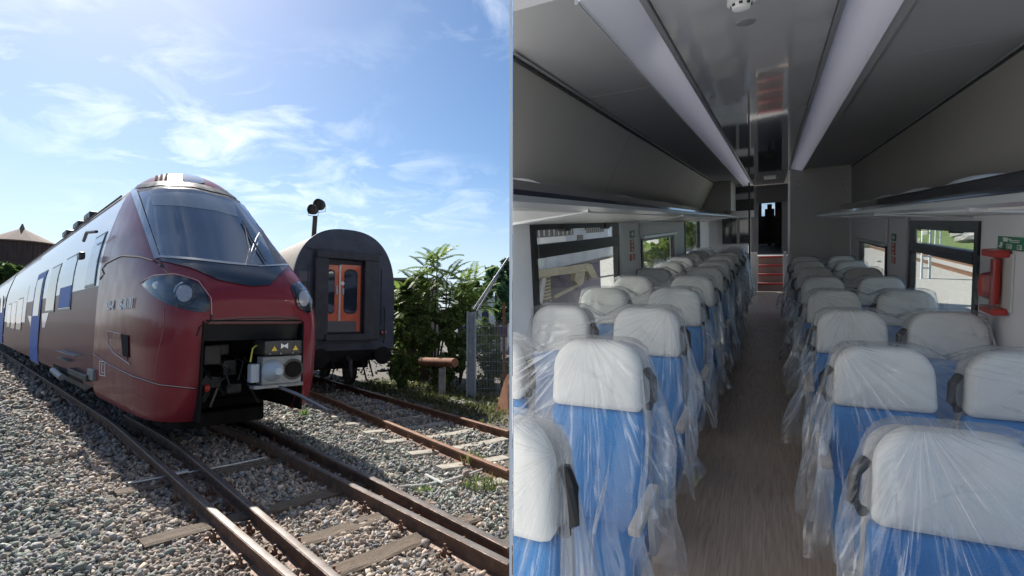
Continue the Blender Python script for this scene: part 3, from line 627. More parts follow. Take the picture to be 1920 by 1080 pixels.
# pale and dark triangles of the livery by the door
def tri(name, P, m, off=.008):
    Q = [fl(x, y, NL) for x, y in P]; MB().prism([T(s, NL - off + .0, z) for s, z in Q], NX * .006).obj(name, m, loco)
tri('livery_triangle', [(53, 592), (62, 593), (61, 628)], silver_m); tri('livery_triangle', [(79, 588), (92, 586), (80, 628)], silver_m)
flank_rect('livery_band', 12, 50, 545, 604, silver_m, .006, loco)
for x, y in ((92, 641), (135, 640), (140, 652), (160, 664), (164, 669), (168, 672)): 
    s0, z = fl(x, y, NL); MB().box(T(s0, NL - .006, z), (.006, .14, .035), rotL).obj('stencil_mark', wtext_m, loco)
# roof line gear
for x, y in ((172, 387), (150, 408), (128, 430)):
    s0, z = fl(x, y, N0 - .6); MB().box(T(s0, N0 - .55, 4.72), (.3, .9, .16), rotL).obj('roof_unit', black_m, loco, bev=.03)
b = MB(); b.tube([T(SE + .8, N0 - .78, 4.47), T(SGAP - 3, N0 - .78, 4.47)], .02, 6); b.obj('roof_rail', black_m, loco, smooth=True)
# bogie and underfloor boxes
steel_dk = mat('bogie_steel', (.06, .06, .062), .55, .4, var=(.025, .025, .026), vscale=8)
lt_box = mat('equipment_grey', (.22, .23, .24), .5, var=(.13, .135, .14), vscale=6)
for k_, sc in enumerate((14.2, 16.6, 33.5, 36)):
    for n in (N0 - .56, N0 + .56):
        MB().lathe([(.46, -.06), (.46, -.02), (.43, 0), (.43, .06), (.2, .07), (.1, .09)], T(sc, n, .60), NX * (-1 if n < N0 else 1), 24).obj('wheel', steel_dk, loco, smooth=True)
bog = MB(); bog.prism([T(13.0, NL + .12, .62), T(13.6, NL + .12, .50), T(17.2, NL + .12, .50), T(17.8, NL + .12, .66), T(17.6, NL + .12, .84), T(13.2, NL + .12, .84)], NX * .12); bog.obj('bogie_frame', steel_dk, loco, bev=.02)
arch = MB(); arch.prism([T(13.15, NL - .004, .70), T(13.3, NL - .004, 1.08), T(13.8, NL - .004, 1.16), T(16.9, NL - .004, 1.16), T(17.3, NL - .004, 1.05), T(17.5, NL - .004, .70)], NX * .06); arch.obj('wheel_arch', void_m, loco)
def uflo(x0, x1, y0, y1, m, name, dn=.1):
    s1, z1 = fl(x0, y0, NL - dn); s0, z0 = fl(x1, y1, NL - dn); MB().box(T((s0 + s1) / 2, NL - dn / 2 + .05, (z0 + z1) / 2), (dn + .1, abs(s1 - s0), abs(z1 - z0)), rotL).obj(name, m, loco, bev=.02)
uflo(104, 137, 657, 668, lt_box, 'step_bracket', .16); uflo(106, 126, 670, 678, lt_box, 'damper_bracket', .12); uflo(127, 160, 690, 716, steel_dk, 'equipment_box', .10); uflo(163, 173, 690, 715, lt_box, 'sand_box', .06)
s0, z0 = fl(100, 694, NL - .1); s1, z1 = fl(117, 708, NL - .1); MB().tube([T(s0, NL - .1, z0), T(s1, NL - .1, z1)], .07, 10).obj('yaw_damper', lt_box, loco, smooth=True)
# next car
car2 = thing('passenger_car', 'blue and white carriage behind the red-fronted car at the left edge', 'carriage')
car_body(SGAP + .9, SGAP + 26, car2, silver_m, blue_m, roof_m)
for k_ in range(6):
    s0 = SGAP + 3 + k_ * 3; b = MB(); b.box(T(s0, NL + .0, 2.8), (.03, 1.6, .9), rotL); b.obj('side_window', sideglass_m, car2)
b = MB(); b.box(T(SGAP + .45, N0, 2.3), (1.7, .9, 3.2), rotL); b.obj('gangway_bellows', void_m, car2)
# ------------------------------------------------------------------ old dark coach on the siding
S2 = 12.95; NC = 4.52
def fo(px, py, s=S2):
    r = ray(px, py); p = EYE + r * (s / r.dot(A2)); return p.dot(N2) - NC, p.z
old_m = mat('old_coach_blue_grey', (.040, .050, .075), .5, var=(.026, .033, .05), vscale=3, rvar=.12, bump=.1, bscale=20)
oldr_m = mat('old_coach_roof', (.24, .21, .175), .8, var=(.16, .14, .12), vscale=2.5, bump=.2, bscale=12)
rubber_m = mat('gangway_rubber', (.022, .024, .030), .6, var=(.04, .042, .05), vscale=6)
orange_m = mat('orange_door_paint', (.62, .115, .035), .42, var=(.50, .085, .03), vscale=4, coat=.3)
dglass_m = mat('dark_door_glass', (.02, .03, .04), .05, coat=1.0, spec=1)
HWO = 1.30
arch = [fo(x, y) for x, y in ((737, 640), (737, 520), (733, 490), (722, 465), (705, 448), (680, 437), (650, 432))]
zb = 1.18; ztop = max(z for n, z in arch)
arcR = [(HWO, zb), (HWO, 2.2)] + [(HWO * math.cos(R(q)) ** (2 / 2.5), 2.6 + (ztop - 2.6) * math.sin(R(q)) ** (2 / 2.5)) for q in range(0, 86, 5)] + [(0, ztop)]
sect = arcR + [(-n, z) for n, z in arcR[-2::-1]]
ro2 = Matrix((N2, A2, Vector((0, 0, 1)))).transposed()
oc = thing('old_coach', 'old dark blue-grey coach with arched roof and orange end doors on the siding', 'coach')
b = MB(); b.add([T2(S2, NC + n, z) for n, z in sect], [tuple(range(len(sect)))[::-1]])
rim = [[T2(S2 + d, NC + n * k, (z - 2) * k + 2) for n, z in sect] for d, k in ((0, 1.0), (.02, 1.012), (.10, 1.012))]; b.grid(rim); b.obj('end_wall', old_m, oc, fix=False)
b = MB(); rr = sect[2:-2]; b.grid([[T2(s, NC + n, z) for n, z in rr] for s in (S2 + .1, S2 + 12, S2 + 24)]); b.obj('roof', oldr_m, oc, smooth='all', fix=False)
for sg in (1, -1):
    b = MB(); b.grid([[T2(s, NC + sg * HWO, z) for z in (zb, 2, 2.95)] for s in (S2 + .1, S2 + 24)]); b.obj('side_wall', old_m, oc, fix=False)
# gangway frame and doors, from the photograph's positions on the end plane
def opx(x0, x1, y0, y1, s=S2):
    n0, z0 = fo(x0, (y0 + y1) / 2, s); n1, _ = fo(x1, (y0 + y1) / 2, s); xm = (x0 + x1) / 2; return (n0 + n1) / 2, n1 - n0, (fo(xm, y0, s)[1] + fo(xm, y1, s)[1]) / 2, fo(xm, y0, s)[1] - fo(xm, y1, s)[1]
def obox(name, x0, x1, y0, y1, front, depth, m, bev=.01, parent=oc):
    n, dn, z, dz = opx(x0, x1, y0, y1); return MB().box(T2(S2 - front + depth / 2, NC + n, z), (dn, depth, dz), ro2).obj(name, m, parent, bev=bev)
obox('gangway_post', 586, 611, 484, 637, .22, .22, rubber_m, .03); obox('gangway_post', 678, 706, 484, 637, .22, .22, rubber_m, .03); obox('gangway_header', 590, 704, 474, 488, .26, .26, rubber_m, .03)
obox('gangway_sill', 604, 690, 626, 638, .26, .26, rubber_m, .02)
obox('door_recess', 611, 678, 487, 626, .006, .006, rubber_m, 0)
def door_leaf(x0, x1, gx0, gx1):
    d = obox('door_leaf', x0, x1, 497, 622, .03, .022, orange_m, .006)
    n, dn, z, dz = opx(gx0, gx1, 509, 585); r = min(dn / 2, .12); loop = []
    for cx, cz, a0 in ((dn / 2 - r, dz / 2 - r, 0), (-dn / 2 + r, dz / 2 - r, 90), (-dn / 2 + r, -dz / 2 + r, 180), (dn / 2 - r, -dz / 2 + r, 270)):
        for q in range(7): a = R(a0 + q * 15); loop.append(T2(S2 - .031, NC + n + cx + r * math.cos(a), z + cz + r * math.sin(a)))
    MB().prism(loop, -A2 * .006).obj('door_window', dglass_m, d)
    cen = T2(S2 - .031, NC + n, z); MB().grid([loop + loop[:1], [cen + (p - cen) * 1.07 - A2 * .012 for p in loop + loop[:1]], [cen + (p - cen) * 1.10 for p in loop + loop[:1]]]).obj('window_gasket', rubber_m, d, fix=False)
    return d
d1 = door_leaf(612.5, 634, 613.5, 626); d2 = door_leaf(637.5, 675, 645, 668)
obox('door_divider', 634, 637.5, 497, 622, .05, .03, mat('door_edge_metal', (.42, .40, .38), .4, .6), .004)
obox('door_handle', 629, 631.5, 536, 552, .07, .05, grey_metal, .004, d1); obox('door_handle', 640.5, 643.5, 541, 552, .07, .05, grey_metal, .004, d2)
for y in (523, 531.5):
    n, z = fo(642, y); MB().lathe([(.05, 0), (.05, .006)], T2(S2 - .032, NC + n, z), -A2, 14).obj('door_sticker', mat('sticker_pale', (.72, .66, .6), .5) if y > 525 else mat('sticker_red', (.6, .06, .05), .5), d2)
obox('kick_panel', 612, 666, 602, 623, .06, .03, mat('kick_plate', (.10, .095, .10), .5, .3), .004)
n, dn, z, dz = opx(561, 581, 508, 527)
MB().box(T2(S2 - .004, NC + n, z), (dn, .006, dz), ro2).obj('data_panel', mat('faint_lettering', (.16, .17, .19), .6, var=(.06, .065, .08), vscale=40, stretch=(1, 1, 3)), oc)
for sg in (-1, 1):
    b = MB(); b.lathe([(.09, 0), (.09, .28), (.07, .30), (.07, .48), (.22, .50), (.225, .54), (.1, .56)], T2(S2, NC + sg * .78, 1.05), -A2, 18); b.obj('buffer', void_m, oc, smooth=True)
    b = MB(); b.tube([T2(S2 - .06, NC + sg * 1.0, 1.35), T2(S2 - .12, NC + sg * 1.0, 1.5), T2(S2 - .12, NC + sg * 1.0, 2.2), T2(S2 - .04, NC + sg * 1.0, 2.3)], .018, 6); b.obj('grab_rail', rubber_m, oc, smooth=True)
for sg in (-1, 1):
    MB().lathe([(.075, 0), (.075, .08), (.06, .09)], T2(S2 - .0, NC + sg * 1.0, 1.62), -A2, 14).obj('tail_lamp', mat('tail_lamp_red', (.22, .02, .02), .2, coat=1), oc, smooth=True)
    MB().box(T2(S2 - .012, NC + sg * .95, 2.55), (.03, .02, 1.5), ro2).obj('wall_rib', old_m, oc)
    MB().box(T2(S2 - .16, NC + sg * 1.0, .62), (.34, .24, .04), ro2).obj('foot_step', void_m, oc, bev=.01)
MB().box(T2(S2 - .014, NC, 3.72), (1.9, .03, .05), ro2).obj('rain_strip', old_m, oc, bev=.01)
MB().box(T2(S2 + .12, NC, 1.05), (2.3, .24, .30), ro2).obj('buffer_beam', void_m, oc, bev=.02)
MB().box(T2(S2 + 6, NC, .85), (1.6, 11, .35), ro2).obj('underframe', void_m, oc)
for sc in (1.4, 3.6):
    for sg in (-1, 1): MB().lathe([(.46, -.06), (.46, 0), (.43, .01), (.43, .07), (.12, .09)], T2(S2 + sc, NC + sg * .62, .6), N2 * sg, 20).obj('wheel', steel_dk, oc, smooth=True)
for i in range(7):
    q = random.uniform(-.6, .6); P = [T2(S2 - .05, NC + q, 1.05), T2(S2 - .22, NC + q + random.uniform(-.1, .1), .75), T2(S2 - .12, NC + q + random.uniform(-.15, .15), random.uniform(.4, .65))]; MB().tube(P, .025, 6).obj('hanging_hose', void_m, oc, smooth=True)
MB().tube([T2(S2 - .1, NC, 1.0), T2(S2 - .4, NC, .95), T2(S2 - .42, NC, .55)], .05, 8).obj('screw_coupling', steel_dk, oc, smooth=True)

# ------------------------------------------------------------------ signal lamp, water tower
bm = mat('signal_dark_iron', (.028, .022, .020), .7, var=(.06, .04, .03), vscale=6)
sg_ = thing('signal_lamp', 'dark iron yard signal with two round lamp heads behind the old coach', 'signal')
Ys = 19.0; p0 = atY(588, 440, Ys); MB().tube([(p0.x, Ys, 0), (p0.x, Ys, p0.z - .3), atY(591, 405, Ys)], .085, 10).obj('pole', bm, sg_, smooth=True)
for x, y, r in ((587, 393, .19), (599, 384, .22)):
    c = atY(x, y, Ys + (x - 590) * .02); MB().lathe([(r * .5, .16), (r * .9, .10), (r, 0), (r * 1.02, -.10), (r * .9, -.105), (r * .86, -.02)], c, (.28, .95, .05), 18).obj('lamp_head', bm, sg_, smooth=True)
    MB().tube([c + Vector((-r * .9, 0, -.05)), c + Vector((-r, .02, -r - .02)), c + Vector((0, .02, -r * 1.3)), c + Vector((r, .02, -r - .04)), c + Vector((r * 1.05, 0, 0))], .012, 5).obj('bracket', bm, sg_, smooth=True)
YW = 56.0; tw = thing('water_tower', 'brown round water tower with conical roof behind the train at left', 'tower')
pe = atY(40, 456, YW); pa = atY(40, 433, YW); rad = 52 / F * YW * .93; cx = pe.x
wall_m = mat('tower_boards', (.085, .055, .045), .9, var=(.045, .032, .03), vscale=1.5, stretch=(3, 3, .4), detail=6)
b = MB(); b.lathe([(rad, 0), (rad, pe.z - .1)], (cx, YW, 0), n=36); b.obj('drum', wall_m, tw, smooth=True)
b = MB(); b.lathe([(rad * 1.10, 0), (rad * 1.10, .12), (.25, pa.z - pe.z + .3), (.05, pa.z - pe.z + .9)], (cx, YW, pe.z - .1), n=18); b.obj('conical_roof', mat('tower_roof', (.20, .13, .10), .85, var=(.13, .085, .07), vscale=2), tw)
for k_ in range(22):
    a = math.pi + math.pi * k_ / 21; MB().box((cx + (rad + .01) * math.cos(a), YW + (rad + .01) * math.sin(a), pe.z / 2), (.10, .06, pe.z - .2), Matrix.Rotation(a + math.pi / 2, 3, 'Z')).obj('stave_batten', wall_m, tw)
for zz in (pe.z - 2.0, pe.z - 3.6): b = MB(); b.lathe([(rad + .02, 0), (rad + .06, 0), (rad + .06, .14), (rad + .02, .14)], (cx, YW, zz), n=36); b.obj('hoop', bm, tw, smooth=True)

# ------------------------------------------------------------------ vegetation
leaf_m = attr_mat('foliage', .55, 0, 20, .4, trans=.45)
bark_m = mat('bark', (.10, .08, .06), .9, var=(.05, .04, .03), vscale=12)
def quads(P, X, Y, col):                              # diamond leaves: centre, half-length vec, half-width vec
    n = len(P); Nn = np.cross(X, Y); Nn /= np.linalg.norm(Nn, axis=1)[:, None] + 1e-9; bend = np.linalg.norm(Y, axis=1)[:, None] * .35
    V = np.stack([P - X, P - Y + Nn * bend - X * .1, P + X, P + Y + Nn * bend - X * .1], 1).reshape(-1, 3)
    Fc = np.concatenate([np.arange(n)[:, None] * 4 + np.array([0, 1, 2]), np.arange(n)[:, None] * 4 + np.array([0, 2, 3])]); return V, Fc, np.repeat(col, 4, 0)
def rnd_leaves(P, size, col, up=.5):
    n = len(P); d = rng.normal(size=(n, 3)); d[:, 2] = d[:, 2] * .6 - .2; d /= np.linalg.norm(d, axis=1)[:, None]; e = rng.normal(size=(n, 3)); e -= (e * d).sum(1)[:, None] * d; e /= np.linalg.norm(e, axis=1)[:, None]
    s = (size * rng.lognormal(0, .3, n))[:, None]; return quads(P, d * s, e * s * .55, col)
def leaf_obj(name, parts, parent=None, mw=None):
    V = np.concatenate([p[0] for p in parts]); o_ = 0; Fs = []
    for p in parts: Fs.append(p[1] + o_); o_ += len(p[0])
    C = np.concatenate([p[2] for p in parts]); keep = V[:, 0] < -.02
    V[~keep, 0] = -.02
    o = bpy.data.objects.new(name, np_mesh(name, V, np.concatenate(Fs), leaf_m, C)); COL.objects.link(o)
    if parent is not None: o.parent = parent
    return o
def gcol(n, a, b): t = rng.uniform(size=(n, 1)); return np.array(a) * (1 - t) + np.array(b) * t * rng.uniform(.8, 1.2, (n, 1))
def clump_pts(c, r, n, k=14):                         # points on uneven clumps through a volume
    c, r = np.array(c), np.array(r); cc = rng.normal(size=(k, 3)); cc /= np.linalg.norm(cc, axis=1)[:, None]; cc *= rng.uniform(.35, .95, (k, 1)); P = []
    for i in range(k):
        m_ = n // k; d = rng.normal(size=(m_, 3)); d /= np.linalg.norm(d, axis=1)[:, None]; P.append(c + (cc[i] + d * rng.uniform(.14, .42) * rng.uniform(.5, 1.1, (m_, 1)) ** .5) * r)
    return np.concatenate(P)
def bush(name, label, cat, specs, size, ca_, cb_, stem=None, n=3000, group=None):
    t = thing(name, label, cat, group); parts = []
    for c, r in specs: P = clump_pts(c, r, n); P[:, 2] = np.maximum(P[:, 2], .01); parts.append(rnd_leaves(P, size, gcol(len(P), ca_, cb_)))
    leaf_obj('crown' if 'tree' in name else 'foliage', parts, t)
    if stem:
        b = MB()
        for q in stem: b.tube(q[0], q[1], 6)
        b.obj('trunk' if 'tree' in name else 'stem', bark_m, t, smooth=True)
    return t
YV = 15.2
def V3(x, y, Y): p = atY(x, y, Y); return (p.x, p.y, max(p.z, 0))
def tree_of_heaven(label, base, heads, Y, nf):
    t = thing('tree_of_heaven', label, 'tree', 'young feather-leaved trees beside the old coach'); tr = MB(); P = []; X = []; Yv = []; sb = Vector(V3(*base, Y)); sb.z = 0
    fr = MB()
    for hx, hy in heads:
        h = Vector(V3(hx, hy, Y + random.uniform(-.3, .3))); m_ = sb.lerp(h, .55) + Vector((random.uniform(-.15, .15), random.uniform(-.1, .1), 0)); tr.tube([sb, m_, h], [.035, .026, .014], 6)
        for i in range(nf):
            a = 2 * math.pi * (i * .381 + random.random() * .1); lift = random.uniform(-.15, 1.0) if i > 2 else 1.3; L = random.uniform(.6, .95); d = Vector((math.cos(a), math.sin(a) * .8, lift)).normalized(); q = h - Vector((0, 0, random.uniform(0, .75) * (i / nf)))
            pts_ = []; 
            for k_ in range(16):
                pts_.append(q.copy()); d = (d + Vector((0, 0, -.055))).normalized(); q = q + d * (L / 15)
            fr.tube(pts_[::3], .005, 4)
            for k_ in range(2, 16):
                dd = (pts_[k_] - pts_[k_ - 1]).normalized(); sd_ = dd.cross(Vector((0, 0, 1))).normalized(); ll = .20 * (1 - .55 * abs(k_ / 15 - .35)) * random.uniform(.85, 1.15)
                for sgn in (-1, 1):
                    v = (sd_ * sgn + dd * .45 + Vector((0, 0, -.30))).normalized(); P.append(pts_[k_] + v * ll * .5); X.append(v * ll * .5); Yv.append(dd * ll * .17)
    n = len(P); leaf_obj('crown', [quads(np.array([p[:] for p in P]), np.array([p[:] for p in X]), np.array([p[:] for p in Yv]), gcol(n, (.12, .19, .04), (.22, .30, .075)))], t)
    tr.obj('trunk', bark_m, t, smooth=True); fr.obj('leaf_stalks', mat('green_stalk', (.12, .14, .05), .6), t, smooth=True)
tree_of_heaven('feathery green tree growing nearest the old coach', (815, 735), [(756, 545), (778, 528), (800, 500), (820, 485), (838, 520), (790, 560), (812, 535), (845, 560), (768, 575)], YV, 13)
tree_of_heaven('feathery green tree leaning right above the grey fence post', (862, 738), [(866, 525), (884, 528), (862, 560), (898, 555), (878, 575)], YV + .5, 12)
bush('ivy_bush', 'dense ivy mound over the ruined wall right of the old coach', 'ivy', [(V3(772, 640, 14.8), (.75, .6, 1.0)), (V3(765, 600, 15.2), (.5, .5, .6)), (V3(812, 615, 15.0), (.75, .6, .75)), (V3(850, 620, 15.0), (.62, .5, .8)), (V3(845, 690, 14.6), (.6, .5, .6)), (V3(758, 690, 14.4), (.45, .4, .55))], .062, (.06, .10, .028), (.18, .24, .065), n=3400)
bush('hedge_shrub', 'loose light green shrub behind the fence at the divider', 'shrub', [(V3(915, 680, 14.2), (.5, .5, .85)), (V3(940, 700, 13.8), (.35, .4, .6)), (V3(905, 625, 16.0), (.5, .5, .6))], .045, (.05, .09, .02), (.13, .19, .05), n=2200)
bush('creeper_tree', 'dark green creeper-hung tree behind the fence at far right of the yard', 'tree', [(V3(925, 535, 24), (1.1, .8, .75)), (V3(948, 525, 23), (.7, .8, .8)), (V3(893, 548, 25), (.9, .8, .5)), (V3(945, 575, 22), (.5, .5, .9))], .11, (.03, .085, .035), (.07, .15, .06), stem=[([(atY(935, 600, 24).x, 24, 0), V3(930, 545, 24)], [.14, .07])], n=2600)
bush('ivy_bush', 'ivy hanging on the brown hut corner above the mound', 'ivy', [(V3(742, 575, 15.6), (.16, .3, .35)), (V3(762, 560, 15.4), (.25, .3, .5))], .05, (.03, .06, .015), (.09, .13, .035), n=1100)
bush('far_tree', 'small green treetop below the water tower at the left edge', 'tree', [(V3(8, 512, 48), (1.7, 1.2, 1.3))], .22, (.04, .08, .02), (.11, .17, .045), stem=[([(atY(8, 560, 48).x, 48, 0), V3(8, 520, 48)], [.2, .1])], n=2600)
for x0, Yt, zt_, l_ in ((700, 42, 3.4, 'left'), (840, 46, 3.8, 'right')): pass
# ground weeds
def blades(cs, rad, n, h, ca_, cb_):
    P = []; X = []; Y_ = []
    for c in cs:
        for i in range(n):
            a = random.uniform(0, 6.28); r = rad * math.sqrt(random.random()); b_ = Vector(c) + Vector((math.cos(a) * r, math.sin(a) * r, 0)); d = Vector((random.uniform(-.5, .5), random.uniform(-.5, .5), 1)).normalized() * h * random.uniform(.4, 1.1) * .5
            P.append(b_ + d); X.append(d); Y_.append(Vector((math.cos(a * 3), math.sin(a * 3), 0)) * .008)
    P, X, Y_ = (np.array([q[:] for q in A]) for A in (P, X, Y_)); return quads(P, X, Y_, gcol(len(P), ca_, cb_))
def tuft(label, px, py, rad, n, h, a=(.07, .14, .03), b_=(.17, .26, .06)):
    o = leaf_obj('grass_tuft', [blades([gp(px, py, 0)], rad, n, h, a, b_)]); tag(o, label, 'grass', 'weeds in the ballast')
tuft('bright green grass tuft below the coupler bar', 571, 782, .09, 60, .22); tuft('low weed clump in the ballast beside the siding near the divider', 905, 915, .22, 160, .16, (.06, .09, .025), (.15, .19, .06)); tuft('small weeds at the near rusty rail below the fence', 888, 872, .14, 80, .22, (.08, .11, .03), (.18, .2, .07)); tuft('tiny weed beside the bright right running rail', 795, 925, .10, 40, .10)
parts = []
C_ = []
for i in range(260):
    s_ = random.uniform(6.5, 15); n_ = random.uniform(5.35, 7.4); p = T2(s_, n_, 0)
    if p.x < -.15: C_.append((p.x, p.y, 0))
parts.append(blades(C_, .22, 16, .22, (.06, .085, .02), (.17, .17, .07)))
P = np.array([c for c in C_ for _ in range(10)]) + rng.normal(size=(len(C_) * 10, 3)) * np.array([.2, .2, .0]); P[:, 2] = rng.uniform(.01, .14, len(P)); parts.append(rnd_leaves(P, .04, gcol(len(P), (.03, .05, .015), (.12, .13, .045))))
tag(leaf_obj('undergrowth', parts), 'low weeds and dry grass along the far edge of the siding', 'weeds', kind='stuff')
# ------------------------------------------------------------------ things along the fence
conc2 = mat('rough_concrete', (.34, .32, .29), .9, var=(.20, .19, .17), vscale=4, bump=.4, bscale=30)
hut_m = mat('hut_brown', (.13, .095, .08), .9, var=(.08, .06, .05), vscale=3, bump=.3, bscale=14)
p = atY(738, 600, 16.4); q = atY(806, 526, 16.4)
ht = thing('ruined_hut', 'brown flat-roofed hut half hidden by ivy beside the old coach', 'hut')
MB().box(((p.x + q.x) / 2, 17.4, q.z / 2), (q.x - p.x, 2, q.z)).obj('wall', hut_m, ht); MB().box(((p.x + q.x) / 2, 17.35, q.z + .04), (q.x - p.x + .16, 2.2, .08)).obj('roof_slab', conc2, ht)
px_ = (p.x * .35 + q.x * .65); MB().box((px_, 16.38, q.z - .6), (.45, .06, .9)).obj('wall_panel', mat('hut_panel', (.06, .05, .048), .8), ht)
rp = mat('rusty_pipe', (.27, .12, .06), .85, var=(.14, .06, .035), vscale=9, bump=.3, bscale=40)
pi = thing('rusty_pipe', 'rusty orange-brown pipe end resting on a concrete stub by the siding', 'pipe'); a_, c_ = atY(790, 678, 13.6), atY(853, 680, 12.6)
MB().lathe([(.085, 0), (.11, 0), (.11, -(c_ - a_).length), (.085, -(c_ - a_).length)], c_, c_ - a_, 20).obj('pipe', rp, pi, smooth=True); MB().lathe([(.084, -.25), (.086, -.02)], c_, c_ - a_, 20).obj('bore_shade', void_m, pi)  # dark plug paints the shade inside the pipe
s_ = atY(829, 690, 13.0); MB().box((s_.x, 13.02, (s_.z) / 2), (.16, .2, s_.z)).obj('support', conc2, pi, bev=.02)
b_ = gp(868, 758, 0); sl = MB(); rows = [[(b_.x + .42 * math.cos(a) * k, b_.y + .26 * math.sin(a) * k, h) for a in [2 * math.pi * i / 14 for i in range(14)]] for k, h in ((1.0, 0), (1.0, .05), (.9, .07), (.02, .075))]; sl.grid(rows, True); sl.obj('concrete_slab', conc2, label='flat pale concrete slab at the foot of the grey post', cat='slab')
# steel I-post, struts, mesh fence
YP = gp(884, 752, 0).y; fp = thing('fence_post', 'tall grey steel channel post in front of the overgrown fence', 'post')
pt = atY(884, 584, YP); hw_ = 8.5 / F * YP; H_ = pt.z
post_m = mat('post_grey_paint', (.30, .33, .35), .6, .2, var=(.22, .24, .26), vscale=8)
MB().box((pt.x - hw_ + .02, YP, H_ / 2), (.04, .16, H_)).obj('flange', post_m, fp); MB().box((pt.x + hw_ - .02, YP, H_ / 2), (.04, .16, H_)).obj('flange', post_m, fp); MB().box((pt.x, YP + .02, H_ / 2 - .01), (2 * hw_ - .084, .02, H_ - .02)).obj('web', post_m, fp)
b = MB(); b.tube([atY(888, 580, YP), atY(954, 482, YP)], .022, 8); b.tube([atY(894, 583, YP), atY(934, 517, YP)], .018, 8); b.obj('strut', grey_metal, fp, smooth=True)
rpst = thing('rusty_post', 'thin rusty fence post at the right edge of the yard', 'post'); pr = atY(945, 568, 13.2); MB().box((pr.x, 13.2, pr.z / 2), (.07, .07, pr.z)).obj('post', rp, rpst, bev=.006); MB().box((pr.x, 13.15, pr.z * .22), (.18, .05, .12)).obj('bracket', rp, rpst)
fn = thing('mesh_fence', 'wire mesh fence between the grey post and the rusty post', 'fence'); wm = mat('fence_wire', (.22, .22, .21), .5, .6)
xa, xb = pt.x + hw_, -.05
for i in range(8): z = .25 + i * .22; MB().tube([(xa, YP + .35, z), (xb, YP + .35, z)], .007, 4).obj('wire', wm, fn)
nv = 22
for i in range(nv): x = xa + (xb - xa) * i / (nv - 1); MB().tube([(x, YP + .36, .05), (x, YP + .36, 1.95)], .005, 4).obj('wire', wm, fn)
pl_ = MB(); P_ = [gp(930, 768, .0), gp(953, 778, 0), atY(954, 700, gp(954, 778, 0).y + .2), atY(946, 712, gp(954, 778, 0).y + .3)]; pl_.prism(P_, (0.0, .02, .0)); pl_.obj('steel_plate', rp, label='rusty plate leaning on the ground at the lower fence end', cat='plate')
bl_ = thing('white_building', 'pale low building with dark windows and a blue base behind the fence', 'building'); YB = 32.0
pw = mat('building_white', (.62, .63, .64), .7, var=(.5, .51, .52), vscale=1.2)
p, q = atY(858, 640, YB), atY(952, 560, YB); MB().box(((p.x + q.x) / 2, YB + 2.5, q.z / 2), (q.x - p.x, 5, q.z)).obj('wall', pw, bl_)
MB().box(((p.x + q.x) / 2, YB + 2.4, q.z + .08), (q.x - p.x + .3, 5.3, .16)).obj('roof_edge', grey_metal, bl_)
z0, z1 = atY(900, 632, YB).z, atY(900, 612, YB).z; MB().box(((p.x + q.x) / 2, YB - .03, (z0 + z1) / 2), (q.x - p.x, .06, z1 - z0)).obj('blue_band', mat('band_blue', (.035, .055, .16), .5), bl_)
for x in (872, 889, 910, 936):
    c = atY(x, 590, YB); w = MB().box((c.x, YB - .02, c.z), (.42, .05, .55)).obj('window', frame_m, bl_); MB().box((c.x, YB - .05, c.z), (.34, .02, .46)).obj('pane', sideglass_m, w)
# distant tree line closing the yard behind the tracks
for i, (x, Y, rx, rz) in enumerate(((700, 70, 4.5, 3.4), (600, 80, 5, 3.0), (790, 66, 4.2, 3.0), (875, 60, 4.0, 2.6))):
    z = 2.0; bush('distant_tree', 'hazy green treetop in the distance, %s of the row behind the old coach' % ('second from left', 'leftmost', 'third from left', 'rightmost')[i], 'tree', [((atY(x, 600, Y).x, Y, z), (rx, 2.5, rz))], .35, (.03, .06, .02), (.08, .13, .04), stem=[([(atY(x, 600, Y).x, Y, -.2), (atY(x, 600, Y).x, Y, 2)], [.3, .2])], n=2000, group='distant trees')

# added dark rise, unseen on the left, shaping reflections in the train's paint and windows
b = MB(); rows = []
for i in range(40):
    y = -40 + i * 2.4; x0 = -44 - max(0, y - 20) * .9; rows.append([(x0 - d, y, h * (1 + .35 * mnoise.noise(Vector((y * .25, d * .3, 2)))) - .3) for d, h in ((0, 0), (1, 2.0), (3, 3.2), (6, 3.9), (12, 4.3), (30, 4))])
b.grid(rows).obj('added_reflection_rise', mat('added_rise_green', (.045, .06, .025), .95, var=(.015, .022, .010), vscale=.8, bump=1.0, bscale=2.5, detail=8), kind='structure')
# ------------------------------------------------------------------ the coach interior (own frame: x right, y forward, z up from the eye)
FL, CE = -1.62, .80
UL, UR = -1.33, 1.11
CO = []                                               # everything that belongs to the coach frame
def cobj(b, name, m, parent=None, **k):
    if parent is None: k['mw'] = CM
    o = b.obj(name, m, parent, **k); CO.append(o); return o
def cthing(name, label, cat, group=None, mw=None, kind=None):
    return thing(name, label, cat, group, mw=CM if mw is None else CM @ mw, kind=kind)
def bx(u0, u1, v0, v1, w0, w1): return MB().box(((u0 + u1) / 2, (v0 + v1) / 2, (w0 + w1) / 2), (abs(u1 - u0), abs(v1 - v0), abs(w1 - w0)))
wall_p = mat('wall_panel_grey', (.80, .79, .81), .45, var=(.77, .76, .78), vscale=1.5)
upper_p = mat('upper_panel_grey', (.33, .315, .30), .5, var=(.31, .295, .28), vscale=1.2)
ceil_p = mat('ceiling_side_grey', (.36, .36, .37), .5, var=(.34, .34, .35), vscale=1.2)
ceil_c = mat('ceiling_gloss_panel', (.50, .50, .52), .05, coat=1.0, bump=.02, bscale=2.5)
